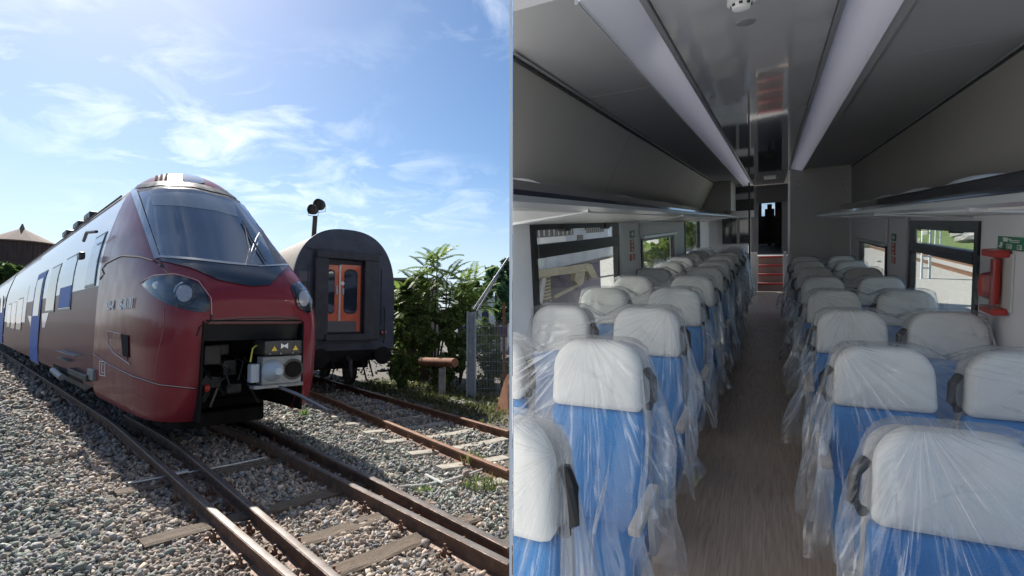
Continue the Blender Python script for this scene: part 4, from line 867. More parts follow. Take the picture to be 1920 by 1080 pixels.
strip_m = bpy.data.materials.new('light_strip_daylight_diffuser'); strip_m.use_nodes = True; t_ = strip_m.node_tree; b_ = t_.nodes['Principled BSDF']; b_.inputs['Base Color'].default_value = (.82, .82, .88, 1); b_.inputs['Roughness'].default_value = .4
l_ = t_.nodes.new('ShaderNodeBsdfTranslucent'); l_.inputs[0].default_value = (.84, .84, .90, 1); x_ = t_.nodes.new('ShaderNodeMixShader'); x_.inputs[0].default_value = .30; t_.links.new(b_.outputs[0], x_.inputs[1]); t_.links.new(l_.outputs[0], x_.inputs[2]); t_.links.new(x_.outputs[0], t_.nodes['Material Output'].inputs[0])  # made translucent so daylight from above glows through the unlit strips
trim_m = mat('dark_trim', (.02, .02, .022), .4)
silver_t = mat('brushed_silver', (.60, .61, .62), .3, .7)
bulk_m = mat('bulkhead_grey', (.66, .65, .63), .45, var=(.63, .62, .6), vscale=1.4)
# floor: plank-grain vinyl
fm = mat('floor_vinyl', (.42, .31, .235), .34, var=(.66, .53, .43), vscale=3.2, stretch=(26, 1.1, 1), detail=9, rvar=.10)
V_END = 12.9
cobj(bx(UL - .04, UR + .04, -.2, V_END, FL - .08, FL), 'coach_floor', fm, kind='structure')
for v in (3.9, 7.6, 11.0): pass
# ceiling: one structure with its panels as children
cei = bx(-.43, .25, 1.75, 20, CE + .06, CE + .10); cei = cobj(cei, 'coach_ceiling', upper_p, kind='structure')
for u0, u1 in ((UL - .06, -.605), (.435, UR + .06)): cobj(bx(u0, u1, 1.75, 20, CE + .06, CE + .10), 'roof_board', upper_p, cei)  # roof gaps above the strips are added to let daylight in
for u0, u1, v_ in ((-.605, -.43, 12.6), (.25, .435, 9.8)): cobj(bx(u0, u1, v_, 20, CE + .06, CE + .10), 'roof_board', upper_p, cei)
cobj(bx(-.398, .218, .55 + 1.2, 13.2, CE + .012, CE + .05), 'centre_panel', ceil_c, cei)
CUTS_L = [1.75, 3.10, 6.2, 9.3, 12.6]; CUTS_R = [1.75, 3.35, 6.6, 9.8]
for a, c in zip(CUTS_L, CUTS_L[1:]): cobj(bx(-1.03, -.605, a + .006, c - .006, CE, CE + .05), 'side_panel', ceil_p, cei)
for a, c in zip(CUTS_R, CUTS_R[1:]): cobj(bx(.475, 1.10, a + .006, c - .006, CE, CE + .05), 'side_panel', ceil_p, cei)
for u0, u1, vend in ((-.595, -.435, 12.6), (.255, .425, 9.8)):
    b = MB(); s_ = 1 if u0 < 0 else -1; a, c = (u0, u1) if u0 < 0 else (u1, u0)
    b.prism([(a, 1.75, CE - .03), (c, 1.75, CE + .02), (c, 1.75, CE + .05), (a, 1.75, CE + .05)], (0, vend - 1.75, 0)); cobj(b, 'light_strip', strip_m, cei, label='pale lavender ceiling light strip, unlit, with added daylight glowing through')
    cobj(bx(*((u1 + .012, u1 + .032) if u0 < 0 else (u0 - .032, u0 - .012)), 1.75, vend, CE - .004, CE + .05), 'strip_trim', silver_t, cei)
    cobj(bx(*((u0 - .008, u0 + .004) if u0 < 0 else (u1 - .004, u1 + .046)), 1.75, vend, CE - .036 if u0 < 0 else CE - .02, CE + .05), 'strip_edge', ceil_p, cei)
b = MB(); c = c_w(1390, 6, CE); b.lathe([(.048, 0), (.05, .012), (.036, .016), (.03, .032), (.018, .036)], (c.x, c.y, CE + .012), (0, 0, -1), 20); sdt = cobj(b, 'smoke_detector', mat('detector_white', (.75, .75, .74), .4), smooth=True, label='round white smoke detector on the glossy ceiling panel', cat='detector')
for k_ in range(8): a = k_ * math.pi / 4; cobj(MB().box((c.x + .034 * math.cos(a), c.y + .034 * math.sin(a), CE - .006), (.006, .012, .012), Matrix.Rotation(a, 3, 'Z')), 'vent_slot', trim_m, sdt)
sdt_inv = None
b = MB(); c = c_w(1398, 47, CE); b.lathe([(.036, 0), (.036, .004), (.030, .006)], (c.x, c.y, CE + .012), (0, 0, -1), 22); cobj(b, 'speaker_grille', mat('grille_grey', (.16, .16, .165), .5, .3, var=(.40, .40, .41), vscale=160), label='small round speaker grille on the ceiling ahead of the detector', cat='speaker', smooth=True)
c = c_w(1440, 322, CE); cobj(bx(-.16, .04, 10.9, 11.5, CE - .004, CE + .012), 'ceiling_lamp_panel', mat('panel_white', (.7, .7, .7), .3), label='small square panel on the far ceiling', cat='panel')

# side walls with window openings
WB = -.92
def wall(side):
    L = side < 0; u = UL if L else UR; o = -.05 if L else .05
    wins = [(2.86, 4.84, WB, .085), (5.80, 7.90, WB, -.13), (9.0, 10.9, WB, .14)] if L else [(4.02, 5.80, WB, -.075), (6.84, 8.78, WB, -.35)]
    v0, v1 = (1.8, 12.6) if L else (3.25, 9.8); top = .22 if L else .12
    root = cobj(bx(u, u + o, v0, v1, FL, FL + .25), 'wall_left' if L else 'wall_right', wall_p, kind='structure')
    cobj(bx(u, u + o, v0, v1, FL + .252, WB - .002), 'dado_panel', wall_p, root)
    edges = [v0] + [q for w in wins for q in w[:2]] + [v1]
    for a, c in zip(edges[::2], edges[1::2]): cobj(bx(u, u + o, a + .002, c - .002, WB, top), 'wall_panel', wall_p, root)
    for a, c, w0, w1 in wins: cobj(bx(u, u + o, a, c, w1, top), 'window_header', wall_p, root)
    # upper panels lean in to the ceiling edge
    ue = -1.03 if L else 1.10
    cuts = [v0, 4.3, 7.2, 9.4, v1] if L else [v0, 5.2, 9.8]
    for a, c in zip(cuts, cuts[1:]):
        cobj(MB().prism([(u, a + .003, top - .02), (ue, a + .003, CE - .012), (ue, a + .003, CE + .06), (u + o, a + .003, CE + .06), (u + o, a + .003, top - .02)], (0, c - a - .006, 0)), 'upper_panel', upper_p, root)
    cobj(bx(ue - (0 if L else .02), ue + (.02 if L else 0), v0 - .05, v1, CE - .02, CE - .008), 'ceiling_joint_trim', silver_t, root)
    cobj(bx(ue - (.004 if L else .012), ue + (.012 if L else .004), v0 - .05, v1, CE - .032, CE - .021), 'ceiling_joint_gap', trim_m, root)
    for (a, c, w0, w1) in wins:
        full_ = (w1 > -.1)
        if w1 > .12: full_ = False
        nm = {True: 'large two-part window', False: 'smaller window with lowered blind panel'}[full_]
        which = ('left wall' if L else 'right wall')
        lab = 'black-framed opening window with crossbar, on the %s' % which if full_ else ('narrow window with trees outside, farthest on the left wall' if w1 > .12 else 'window below a grey blind panel on the %s' % which)
        t = cthing('coach_window', lab, 'window', 'coach windows'); fr = .07; iu = u - (-.012 if L else .012)
        fu0, fu1 = (u - .03, u + .014) if L else (u - .014, u + .03)
        for nm_, q in (('frame_side', (a, a + fr, w0, w1)), ('frame_side', (c - fr, c, w0, w1)), ('frame_head', (a + fr, c - fr, w1 - fr * (1.0 if full_ else .5), w1)), ('frame_sill', (a + fr, c - fr, w0, w0 + fr))):
            cobj(bx(fu0, fu1, *q), nm_, frame_m, t)
        if full_:
            bt = -.075 if L else -.262; bb = -.165 if L else -.345
            cobj(bx(fu0 - .004, fu1 + .012, a + fr, c - fr, bb, bt), 'crossbar', frame_m, t, bev=.008)
            cobj(bx(fu0 - .006, fu1 + .016, a + fr, c - fr, (bb + bt) / 2 - .006, (bb + bt) / 2 + .002), 'crossbar_groove', trim_m, t)
            for q in (.3, .8): cobj(bx(fu0, fu1 + .012, a + (c - a) * q - .06, a + (c - a) * q + .06, w1 - .085, w1 - .03), 'latch', trim_m, t, bev=.006)
            cobj(bx(u - .018, u - .014, a + fr, c - fr, bt, w1 - fr), 'pane', cglass, t)
            cobj(bx(u - .010, u - .006, a + fr, c - fr, w0 + fr, bb), 'pane', cglass, t)
        else: cobj(bx(u - .018, u - .014, a + fr, c - fr, w0 + fr, w1 - .035), 'pane', cglass, t)
        e_ = c if L else c
        cobj(bx(*((u + .002, u + .022) if L else (u - .022, u - .002)), c + .004, c + .045, WB, top - .02), 'edge_trim', silver_t, t)
        if not full_ and w1 < .1:
            bl = cobj(bx(*((u + .004, u + .03) if L else (u - .03, u - .004)), a - .05, c + .03, w1 + .03, top - .03), 'blind_panel', wall_p, t, bev=.006)
            cobj(bx(*((u + .004, u + .055) if L else (u - .055, u - .004)), a - .02, c + .03, w1 - .005, w1 + .03), 'blind_bar', silver_t, t, bev=.006)
    return root
cglass = glass_mat('coach_window_glass', (.93, .95, .93), 1.0, .01, .97)
wall(-1); wall(1)
# luggage racks
rack_g = mat('rack_smoked_glass', (.018, .020, .034), .10, coat=.8)
film_g = mat('rack_film', (.60, .61, .62), .25, coat=.3)
def rack(L):
    u, lip, w = (UL, -.75, .105) if L else (UR, .55, .012); s_ = 1 if L else -1; v0, v1 = (1.40, 12.3) if L else (1.3, 8.9)
    t = cthing('luggage_rack', 'long smoked-glass luggage rack with silver lip along the %s wall' % ('left' if L else 'right'), 'luggage rack', 'luggage racks')
    cobj(MB().prism([(u, v0, w + .015), (lip - s_ * .06, v0, w + .03), (lip - s_ * .06, v0, w + .045), (u, v0, w + .03)], (0, v1 - v0, 0)), 'shelf_glass', rack_g, t)
    # nose tapers towards the far end
    prof = [(0, 0), (-.075, -.012), (-.085, .012), (-.05, .03), (.0, .022)]
    cobj(MB().prism([(lip + s_ * x, v0, w + z) for x, z in prof], (0, v1 - v0, 0)), 'lip_rail', silver_t, t, smooth=True)
    cobj(MB().prism([(lip - s_ * x, v0, w + z) for x, z in ((.0, .024), (.05, .032), (.09, .085), (.08, .09), (.0, .04))], (0, v1 - v0, 0)), 'navy_guard', rack_g, t)
    cobj(MB().prism([(u, v0, w - .055), (lip - s_ * .10, v0, w - .02), (lip - s_ * .10, v0, w - .005), (u, v0, w - .03)], (0, v1 - v0, 0)), 'underside', mat('rack_underside', (.62, .62, .60), .35), t)
    n_ = 6
    for k_ in range(n_):
        a = v0 + .5 + (v1 - v0 - 1) * k_ / n_; LN = (v1 - v0) / n_ * .72; b = MB(); rows = []
        for i in range(15):
            x = i / 14; hh = .115 * math.sin(math.pi * min(1, x * 1.6) ** .7) ** .6 * (1 - .6 * x) if 0 < x < 1 else 0
            rows.append([(lip - s_ * (.10 + .40 * j / 8), a + LN * x, w + .045 + max(.004, hh * math.sin(math.pi * (j + .4) / 8.8) + .008 * mnoise.noise(Vector((i * .6, j * .7, k_))))) for j in range(9)])
        cobj(b.grid(rows), 'film_wrap', film_g, t, smooth='all', fix=False)
    for k_ in range(4): a = v0 + 1 + (v1 - v0 - 2) * k_ / 3; cobj(MB().prism([(u, a, w - .07), (lip - s_ * .05, a, w - .02), (lip - s_ * .05, a, w + .02), (u, a, w + .03)], (0, .03, 0)), 'bracket', silver_t, t)
rack(True); rack(False)
# signs
green_s = mat('sign_green', (.02, .20, .10), .4); red_s = mat('sign_red', (.50, .05, .035), .4); white_s = mat('sign_white', (.78, .78, .76), .4)
def sign_stack(L):
    t = cthing('wall_signs', 'column of small green and red stickers on the %s wall between windows' % ('left' if L else 'right'), 'stickers'); u = UL if L else UR; e = .004 if L else -.004
    spec = ((1180.5, 1189.5, 432, 446, green_s), (1181.5, 1188.5, 449, 472, red_s), (1181, 1190, 476, 488, red_s)) if L else ((1672.5, 1680.5, 438, 452, green_s), (1672.5, 1679, 455, 478, red_s), (1672.5, 1679, 481, 494, red_s))
    for x0, x1, y0, y1, m in spec:
        p, q = c_u(x0, (y0 + y1) / 2, u), c_u(x1, (y0 + y1) / 2, u); ym = (y0 + y1) / 2; xm = (x0 + x1) / 2; z1, z0 = c_u(xm, y0, u).z, c_u(xm, y1, u).z
        s_ = cobj(bx(u, u + e, p.y, q.y, z0, z1), 'sticker', m, t)
        n_ = 1 if m is green_s else 3
        for k_ in range(n_):
            zc = z0 + (z1 - z0) * (k_ + .5) / n_; hz = (z1 - z0) / n_ * .3; vm = (p.y + q.y) / 2; wv = abs(q.y - p.y)
            cobj(bx(u + e, u + e * 1.6, vm - wv * .25, vm + wv * .25, zc - hz * .35, zc + hz * .35), 'pictogram', white_s, s_); cobj(bx(u + e, u + e * 1.7, vm - wv * .08, vm + wv * .10, zc - hz, zc + hz), 'pictogram', white_s, s_)
sign_stack(True); sign_stack(False)
def on_r(x, y, e=0): return c_u(x, y, UR - e)
t = cthing('exit_instruction_sign', 'green emergency exit instruction plate with white pictograms above the hammer box', 'sign')
P = [on_r(1873, 441), on_r(1919, 447), on_r(1919, 472), on_r(1873, 466)]; va, vb = P[0].y, P[1].y; wa, wb = (P[2].z + P[3].z) / 2, (P[0].z + P[1].z) / 2
cobj(bx(UR - .004, UR, va, vb - .25, wa, wb), 'plate', green_s, t)
def mk(x0, x1, z0, z1, name='pictogram', m=white_s): L_v = vb - .0 - va; cobj(bx(UR - .007, UR - .0045, va + (vb - va) * x0, va + (vb - va) * x1, wa + (wb - wa) * z0, wa + (wb - wa) * z1), name, m, t)
mk(.10, .20, .12, .30); mk(.14, .24, .30, .55); mk(.06, .14, .15, .22); mk(.26, .44, .62, .92); mk(.36, .58, .80, .86, 'text_line'); mk(.50, .92, .72, .78, 'text_line'); mk(.55, .9, .60, .65, 'text_line'); mk(.42, .62, .10, .44, 'frame_mark'); mk(.45, .59, .14, .40, 'frame_fill', green_s); mk(.49, .55, .18, .34); mk(.84, 1.0, .10, .44, 'frame_mark'); mk(.86, .98, .14, .40, 'frame_fill', green_s)
t = cthing('emergency_hammer_box', 'clear box holding a red emergency hammer on the right wall', 'hammer box')
P0, P1 = on_r(1868, 474), on_r(1903, 582); va, vb = on_r(1866, 530).y, on_r(1902, 530).y; wt_, wb_ = on_r(1885, 474).z, on_r(1885, 582).z
va, vb = max(va, vb), min(va, vb)
cobj(bx(UR - .012, UR - .001, vb, va, wb_, wt_), 'back_plate', mat('box_back', (.62, .62, .60), .5), t, bev=.004)
mid = (va + vb) / 2; dv = va - vb
hm_red = mat('hammer_red', (.45, .03, .022), .35, coat=.3)
cobj(MB().tube([(UR - .04, mid - dv * .02, wb_ + .03), (UR - .04, mid - dv * .02, wt_ - .03)], .022, 10), 'hammer_handle', hm_red, t, smooth=True)
cobj(MB().lathe([(.02, 0), (.055, .02), (.06, .09), (.05, .14), (.02, .15)], (UR - .035, mid + dv * .22, wb_ + .05), (0, 0, 1), 14), 'hammer_head', hm_red, t, smooth=True)
cobj(bx(UR - .075, UR - .01, vb + dv * .12, va - dv * .1, wt_ - .02, wt_ + .02), 'top_cap', hm_red, t, bev=.008); cobj(bx(UR - .075, UR - .01, vb + dv * .12, va - dv * .1, wb_ - .02, wb_ + .015), 'bottom_cap', hm_red, t, bev=.008)
cobj(bx(UR - .02, UR - .016, mid + dv * .12, mid + dv * .38, wb_ + (wt_ - wb_) * .62, wb_ + (wt_ - wb_) * .9), 'label', green_s, t)
cobj(bx(UR - .085, UR - .08, vb, va, wb_ + .01, wt_ - .02), 'clear_cover', glass_mat('clear_plastic', (.95, .95, .95), 1.2, .08, .95), t)
# right bulkhead and far end
V_B = 9.82; ub = c_v(1480, 400, V_B).x
bk = cobj(bx(ub, UR + .05, V_B, V_B + .06, FL, CE + .05), 'bulkhead', bulk_m, label='grey bulkhead panel closing the right seat block', cat='partition')
for a, c, w0, w1 in ((ub + .01, UR - .01, .46, CE - .01), (ub + .01, UR - .30, -.35, .455), (UR - .295, UR - .01, .14, .455), (ub + .01, UR - .30, -1.2, -.355), (UR - .295, UR - .01, -1.2, .135)): cobj(bx(a, c, V_B - .006, V_B, w0, w1), 'panel', bulk_m, bk)
for a, w_ in ((ub + .12, .6), (UR - .12, .6), (ub + .12, .5), (UR - .12, .5)): cobj(MB().lathe([(.008, 0), (.008, .004)], (a, V_B - .006, w_), (0, -1, 0), 8), 'screw', trim_m, bk)
cobj(bx(ub - .02, ub + .012, V_B - .02, V_B + .08, FL, CE), 'edge_post', silver_t, bk)
dk_wall = mat('vestibule_dark', (.05, .05, .055), .35, coat=.3); dk_pan = mat('vestibule_grey', (.30, .30, .30), .4)
cobj(bx(ub + .0, ub + .05, 14.5, 21, -1.62, CE + .05), 'corridor_wall_right', dk_pan, kind='structure')
ul = c_v(1404, 400, 12.6).x
# left end: cabinet above, smoked glass screen, grey panels
cb_ = cthing('end_cabinet', 'grey cabinet and smoked glass screen at the far end of the left seats', 'cabinet')
cobj(bx(UL, ul - .02, 12.6, 12.66, FL, CE + .05), 'back_panel', bulk_m, cb_)
p, q = c_v(1338, 340, 10.9), c_v(1371, 395, 10.9)
cobj(bx(UL, q.x, 10.9, 12.58, q.z, CE - .002), 'upper_cabinet', upper_p, cb_, bev=.01)
p, q = c_v(1354, 409, 12.5), c_v(1404, 456, 12.5); cobj(bx(p.x, q.x, 12.5, 12.54, q.z, p.z), 'glass_screen', mat('smoked_screen', (.025, .025, .028), .06, coat=1.0), cb_); cobj(bx(p.x + .3, p.x + .36, 12.48, 12.50, q.z, p.z), 'screen_bar', mat('pale_bar', (.25, .24, .22), .4), cb_)
for y0, y1, m in ((352, 362, trim_m), (363, 373, dk_pan), (375, 394, trim_m), (397, 407, bulk_m)):
    p, q = c_v(1372, y0, 12.4), c_v(1414, y1, 12.4); cobj(bx(p.x, q.x, 12.3, 12.4, q.z, p.z), 'shelf_band', m, cb_)
p, q = c_v(1403, 340, 12.2), c_v(1407, 470, 12.2); cobj(bx(p.x, q.x, 12.15, 12.2, q.z - .4, p.z), 'black_post', trim_m, cb_)
cobj(bx(ul - .08, ul - .02, 14.5, 21, -1.62, CE + .05), 'corridor_wall_left', dk_pan, kind='structure')
# steps, landing, portal, end door and driver's seat silhouette
st = cobj(bx(UL, UR, V_END + .9, 22, FL - .1, FL + .76), 'landing', mat('landing_grey', (.28, .28, .28), .45), kind='structure')
us0, us1 = c_v(1421, 520, 13).x, c_v(1468, 520, 13).x
stp = cthing('steps', 'four small carpeted steps with red nosings at the end of the aisle', 'steps'); rise = .19
for k_ in range(4):
    v = V_END + .02 + .22 * k_; cobj(bx(us0, us1, v, V_END + .9, FL + rise * k_ + (.002 if k_ else 0), FL + rise * (k_ + 1)), 'step', mat('step_brown', (.16, .10, .085), .5), stp); cobj(bx(us0, us1, v - .012, v + .03, FL + rise * (k_ + 1) - .035, FL + rise * (k_ + 1) + .004), 'nosing', mat('nosing_red', (.24, .018, .022), .5), stp)
cobj(bx(UL, us0 - .01, V_END, V_END + .06, FL, FL + .9), 'step_side_wall', dk_pan, kind='structure'); cobj(bx(us1 + .01, ub + .02, V_END, V_END + .06, FL, FL + .9), 'step_side_wall', dk_pan, kind='structure')
pr = cthing('end_portal', 'black portal framing the passage to the driving cab', 'doorway'); VP_ = 14.4
def pbox(x0, x1, y0, y1, v, d, name, m, parent): p, q = c_v(x0, y0, v), c_v(x1, y1, v); return cobj(bx(p.x, q.x, v, v + d, q.z, p.z), name, m, parent)
pbox(1419, 1478, 344, 378, VP_, .1, 'header', trim_m, pr); pbox(1408, 1422, 340, 476, VP_ + .02, .08, 'side_panel', dk_wall, pr); pbox(1466, 1480, 340, 476, VP_ + .02, .08, 'side_panel', dk_wall, pr)
pbox(1405, 1480, 300, 345, VP_ + .03, .05, 'top_panel', ceil_c, pr)
p_, q_ = c_v(1428, 374, 20.9), c_v(1454, 404, 20.9)
for e_ in ((UL, p_.x, -1.6, CE), (q_.x, UR, -1.6, CE), (p_.x, q_.x, p_.z, CE), (p_.x, q_.x, -1.6, q_.z)): cobj(bx(e_[0], e_[1], 20.9, 21, e_[2], e_[3]), 'cab_back_wall', trim_m, pr)
VE = 18.5
pbox(1453, 1466, 378, 480, VE, .08, 'door_edge', mat('door_navy', (.02, .025, .05), .4), pr); pbox(1455, 1462, 390, 408, VE - .02, .02, 'red_notice', red_s, pr)
cw = cthing('cab_window', 'bright window of the driving cab at the very end of the passage', 'window'); pbox(1427, 1455, 373, 405, 21.01, .01, 'pane', cglass, cw)
t = cthing('driver_seat', 'black high-backed driver seat silhouetted against the far window', 'seat'); pbox(1434, 1452, 392, 440, 19.6, .2, 'backrest', trim_m, t); pbox(1438.5, 1447.5, 383, 393, 19.6, .15, 'headrest', trim_m, t); pbox(1434, 1452, 440, 450, 19.2, .5, 'cushion', trim_m, t); pbox(1440, 1446, 450, 470, 19.4, .2, 'pedestal', trim_m, t)
# ------------------------------------------------------------------ seats
head_m2 = mat('headrest_white_grey', (.72, .72, .695), .5, var=(.69, .69, .665), vscale=4, bump=.03, bscale=90)
blue_f = mat('seat_blue', (.045, .22, .52), .75, var=(.04, .19, .46), vscale=5, bump=.25, bscale=220)
shell_m = mat('seat_shell_grey', (.42, .42, .43), .4); arm_m = mat('armrest_tan', (.50, .46, .42), .5); hnd_m = mat('handle_black', (.015, .015, .017), .4); leg_m2 = mat('seat_leg_grey', (.25, .25, .26), .5, .3)
def rslab(w, h, r, y0, y1, z0, tw=1.0, curve=0., lean=0., seg=6):
    # rounded upright slab: outline in x,z with rounded corners; front at y0, back at y1
    loop = []
    for cx, cz, a0 in ((w / 2 - r, h - r, 0), (-w / 2 + r, h - r, 90), (-w / 2 + r * .3, r * .3, 180), (w / 2 - r * .3, r * .3, 270)):
        rr = r if cz > h / 2 else r * .3
        for q in range(seg + 1): a = R(a0 + q * 90 / seg); loop.append((cx + rr * math.cos(a), cz + rr * math.sin(a)))
    b = MB(); n = len(loop); cx_, cz_ = 0, h * .5
    def P(k, y): return [((cx_ + (x - cx_) * k) * (1 + (tw - 1) * (z / h)), y + curve * (abs(x) / (w / 2)) ** 2 * k + lean * (z + z0), z0 + cz_ + (z - cz_) * k) for x, z in loop]
    rows = [P(.02, y0 - .012), P(.5, y0 - .010), P(.8, y0 - .006), P(.94, y0), P(1, y0 + .018), P(1, y1 - .012), P(.96, y1), P(.05, y1)]
    b.grid(rows, True); b.add(rows[0], [tuple(range(n))[::-1]]); b.add(rows[-1], [tuple(range(n))]); return b
def make_seat(h, lab):
    LN = .10
    t = cthing('train_seat', lab, 'seat')
    def k(b, nm, m, **q): cobj(b, nm, m, t, **q)
    k(rslab(.375, .265, .105, .0, .075, h - .265, .92, -.02, LN), 'headrest', head_m2, smooth='all')
    k(rslab(.42, h - .265 - .40, .03, .005, .075, .40, .90, -.015, LN), 'backrest', blue_f, smooth='all')
    k(rslab(.41, h - .36, .09, .092, .125, .34, .92, 0, LN), 'back_shell', shell_m, smooth='all')
    b = MB().box((0, -.20, .415), (.43, .50, .11)); k(b, 'cushion', blue_f, bev=.035, smooth=True)
    k(MB().box((0, -.18, .335), (.44, .46, .05)), 'seat_pan', shell_m, bev=.01)
    for s in (-1, 1): k(MB().box((s * .236, -.13, .645), (.042, .32, .032)), 'armrest', arm_m, bev=.012, smooth=True); k(MB().prism([(s * .236 - .012, .04, .40), (s * .236 - .012, .06, .63), (s * .236 - .012, -.05, .63), (s * .236 - .012, -.02, .40)], (.024, 0, 0)), 'armrest_bracket', shell_m)
    k(MB().box((0, -.12, .16), (.10, .24, .31)), 'pedestal', leg_m2, bev=.01)
    b = MB(); zz = h - .19; b.tube([(.19, .07 + LN * zz, zz + .075), (.222, .03 + LN * zz, zz + .05), (.228, .01 + LN * zz, zz - .02), (.20, .03 + LN * zz, zz - .06)], .017, 8); k(b, 'grab_handle', hnd_m, smooth=True)
    return t
ROW_L = [1.02 + .9 * k for k in range(11)]; ROW_R = [1.63 + 1.02 * k for k in range(8)]
ORDW = ['first', 'second', 'third', 'fourth', 'fifth', 'sixth', 'seventh', 'eighth', 'ninth', 'tenth', 'eleventh']
protoL = protoR = None
def seat_mw(u, v, flip): return CM @ Matrix.Translation((u, v - .10, FL)) @ (Matrix.Scale(-1, 4, (1, 0, 0)) if flip else Matrix.Identity(4))
for side, rows, h, ua, uw in (('left', ROW_L, 1.17, -.635, -1.15), ('right', ROW_R, 1.04, .425, .885)):
    proto = None
    for i, v in enumerate(rows):
        for pos, u in (('aisle', ua), ('window', uw)):
            if side == 'left' and i == 0 and pos == 'window': continue
            lab = 'blue seat with white headrest, %s seat in %s row of the %s block' % (pos, ORDW[i], side)
            flip = (side == 'right')
            if proto is None: proto = make_seat(h, lab); o = proto; o['group'] = 'film-wrapped train seats'; o.matrix_world = seat_mw(u, v, False); 
            else: o = clone(proto, seat_mw(u, v, False), lab, 'film-wrapped train seats'); CO += list(o.children)
            if side == 'right' and o is proto:
                for c in o.children:
                    if c.name.startswith('grab_handle'):
                        for vv in c.data.vertices: vv.co.x *= -1
# ------------------------------------------------------------------ clear film covers
def film_material(name, ox, oz, seed):
    m = bpy.data.materials.new(name); m.use_nodes = True; t = m.node_tree; t.nodes.clear(); A = t.nodes.new; K = t.links.new
    def math_(op, a, b=None, c=None, clamp=False):
        n = A('ShaderNodeMath'); n.operation = op; n.use_clamp = clamp
        for i, x in enumerate((a, b, c)):
            if x is None: continue
            if isinstance(x, (int, float)): n.inputs[i].default_value = x
            else: K(x, n.inputs[i])
        return n.outputs[0]
    out = A('ShaderNodeOutputMaterial'); tc_ = A('ShaderNodeTexCoord'); oi = A('ShaderNodeObjectInfo'); sp = A('ShaderNodeSeparateXYZ'); K(tc_.outputs['Object'], sp.inputs[0])
    dx_ = math_('SUBTRACT', sp.outputs[0], math_('MULTIPLY_ADD', oi.outputs['Random'], .34, ox - .17)); dz_ = math_('SUBTRACT', math_('MULTIPLY_ADD', math_('FRACT', math_('MULTIPLY', oi.outputs['Random'], 7.3)), .10, oz - .04), sp.outputs[2]); th = math_('ARCTAN2', dx_, dz_)
    rr = math_('SQRT', math_('ADD', math_('MULTIPLY', dx_, dx_), math_('MULTIPLY', dz_, dz_)))
    cv = A('ShaderNodeCombineXYZ'); K(math_('MULTIPLY_ADD', th, 7.0, math_('MULTIPLY', oi.outputs['Random'], 50.0)), cv.inputs[0]); K(math_('MULTIPLY', rr, 1.3), cv.inputs[1]); K(math_('MULTIPLY', sp.outputs[1], 2.0), cv.inputs[2])
    n1 = A('ShaderNodeTexNoise'); n1.inputs['Scale'].default_value = 1.0; n1.inputs['Detail'].default_value = 3.5; n1.inputs['Distortion'].default_value = .35; K(cv.outputs[0], n1.inputs['Vector'])
    st_ = A('ShaderNodeMapRange'); K(math_('ABSOLUTE', math_('SUBTRACT', n1.outputs[0], .5)), st_.inputs[0]); st_.inputs[1].default_value = .004; st_.inputs[2].default_value = .030; st_.inputs[3].default_value = 1; st_.inputs[4].default_value = 0
    n2 = A('ShaderNodeTexNoise'); n2.noise_type = 'RIDGED_MULTIFRACTAL'; n2.inputs['Scale'].default_value = 4.2; n2.inputs['Detail'].default_value = 4; n2.inputs['Roughness'].default_value = .5; n2.inputs['Distortion'].default_value = .8; K(tc_.outputs['Object'], n2.inputs['Vector'])
    n3 = A('ShaderNodeTexNoise'); n3.inputs['Scale'].default_value = 3.2; n3.inputs['Detail'].default_value = 2; K(tc_.outputs['Object'], n3.inputs['Vector'])
    pt_ = A('ShaderNodeMapRange'); K(n3.outputs[0], pt_.inputs[0]); pt_.inputs[1].default_value = .36; pt_.inputs[2].default_value = .62
    sm = math_('MULTIPLY', st_.outputs[0], pt_.outputs[0])
    low = A('ShaderNodeMapRange'); K(sp.outputs[2], low.inputs[0]); low.inputs[1].default_value = oz - .18; low.inputs[2].default_value = oz - .75
    bp = A('ShaderNodeBump'); bp.inputs['Strength'].default_value = 1.0; bp.inputs['Distance'].default_value = .022
    K(math_('ADD', math_('MULTIPLY', n1.outputs[0], 1.1), math_('MULTIPLY', n2.outputs[0], .55)), bp.inputs['Height'])
    lw = A('ShaderNodeLayerWeight'); lw.inputs[0].default_value = .35; K(bp.outputs[0], lw.inputs['Normal'])
    f1 = math_('MULTIPLY_ADD', lw.outputs['Facing'], .42, .065)
    f2 = math_('MULTIPLY_ADD', low.outputs[0], .07, f1)
    f3 = math_('MULTIPLY_ADD', sm, .42, f2, True)
    df = A('ShaderNodeBsdfDiffuse'); df.inputs[0].default_value = (.93, .93, .95, 1); K(bp.outputs[0], df.inputs['Normal'])
    tl = A('ShaderNodeBsdfTranslucent'); tl.inputs[0].default_value = (.93, .93, .95, 1); K(bp.outputs[0], tl.inputs['Normal'])
    dm = A('ShaderNodeMixShader'); dm.inputs[0].default_value = .45; K(df.outputs[0], dm.inputs[1]); K(tl.outputs[0], dm.inputs[2])
    gl = A('ShaderNodeBsdfGlossy'); gl.inputs['Roughness'].default_value = .12; K(bp.outputs[0], gl.inputs['Normal'])
    sg2 = A('ShaderNodeMixShader'); sg2.inputs[0].default_value = .5; K(dm.outputs[0], sg2.inputs[1]); K(gl.outputs[0], sg2.inputs[2])
    tr = A('ShaderNodeBsdfTransparent'); tr.inputs[0].default_value = (.99, .99, .99, 1)
    mx = A('ShaderNodeMixShader'); K(f3, mx.inputs[0]); K(tr.outputs[0], mx.inputs[1]); K(sg2.outputs[0], mx.inputs[2]); K(mx.outputs[0], out.inputs[0])
    return m
film_L = film_material('clear_film_over_left_seats', .30, 1.16, 3.1); film_R = film_material('clear_film_over_right_seats', -.27, 1.03, 7.7)
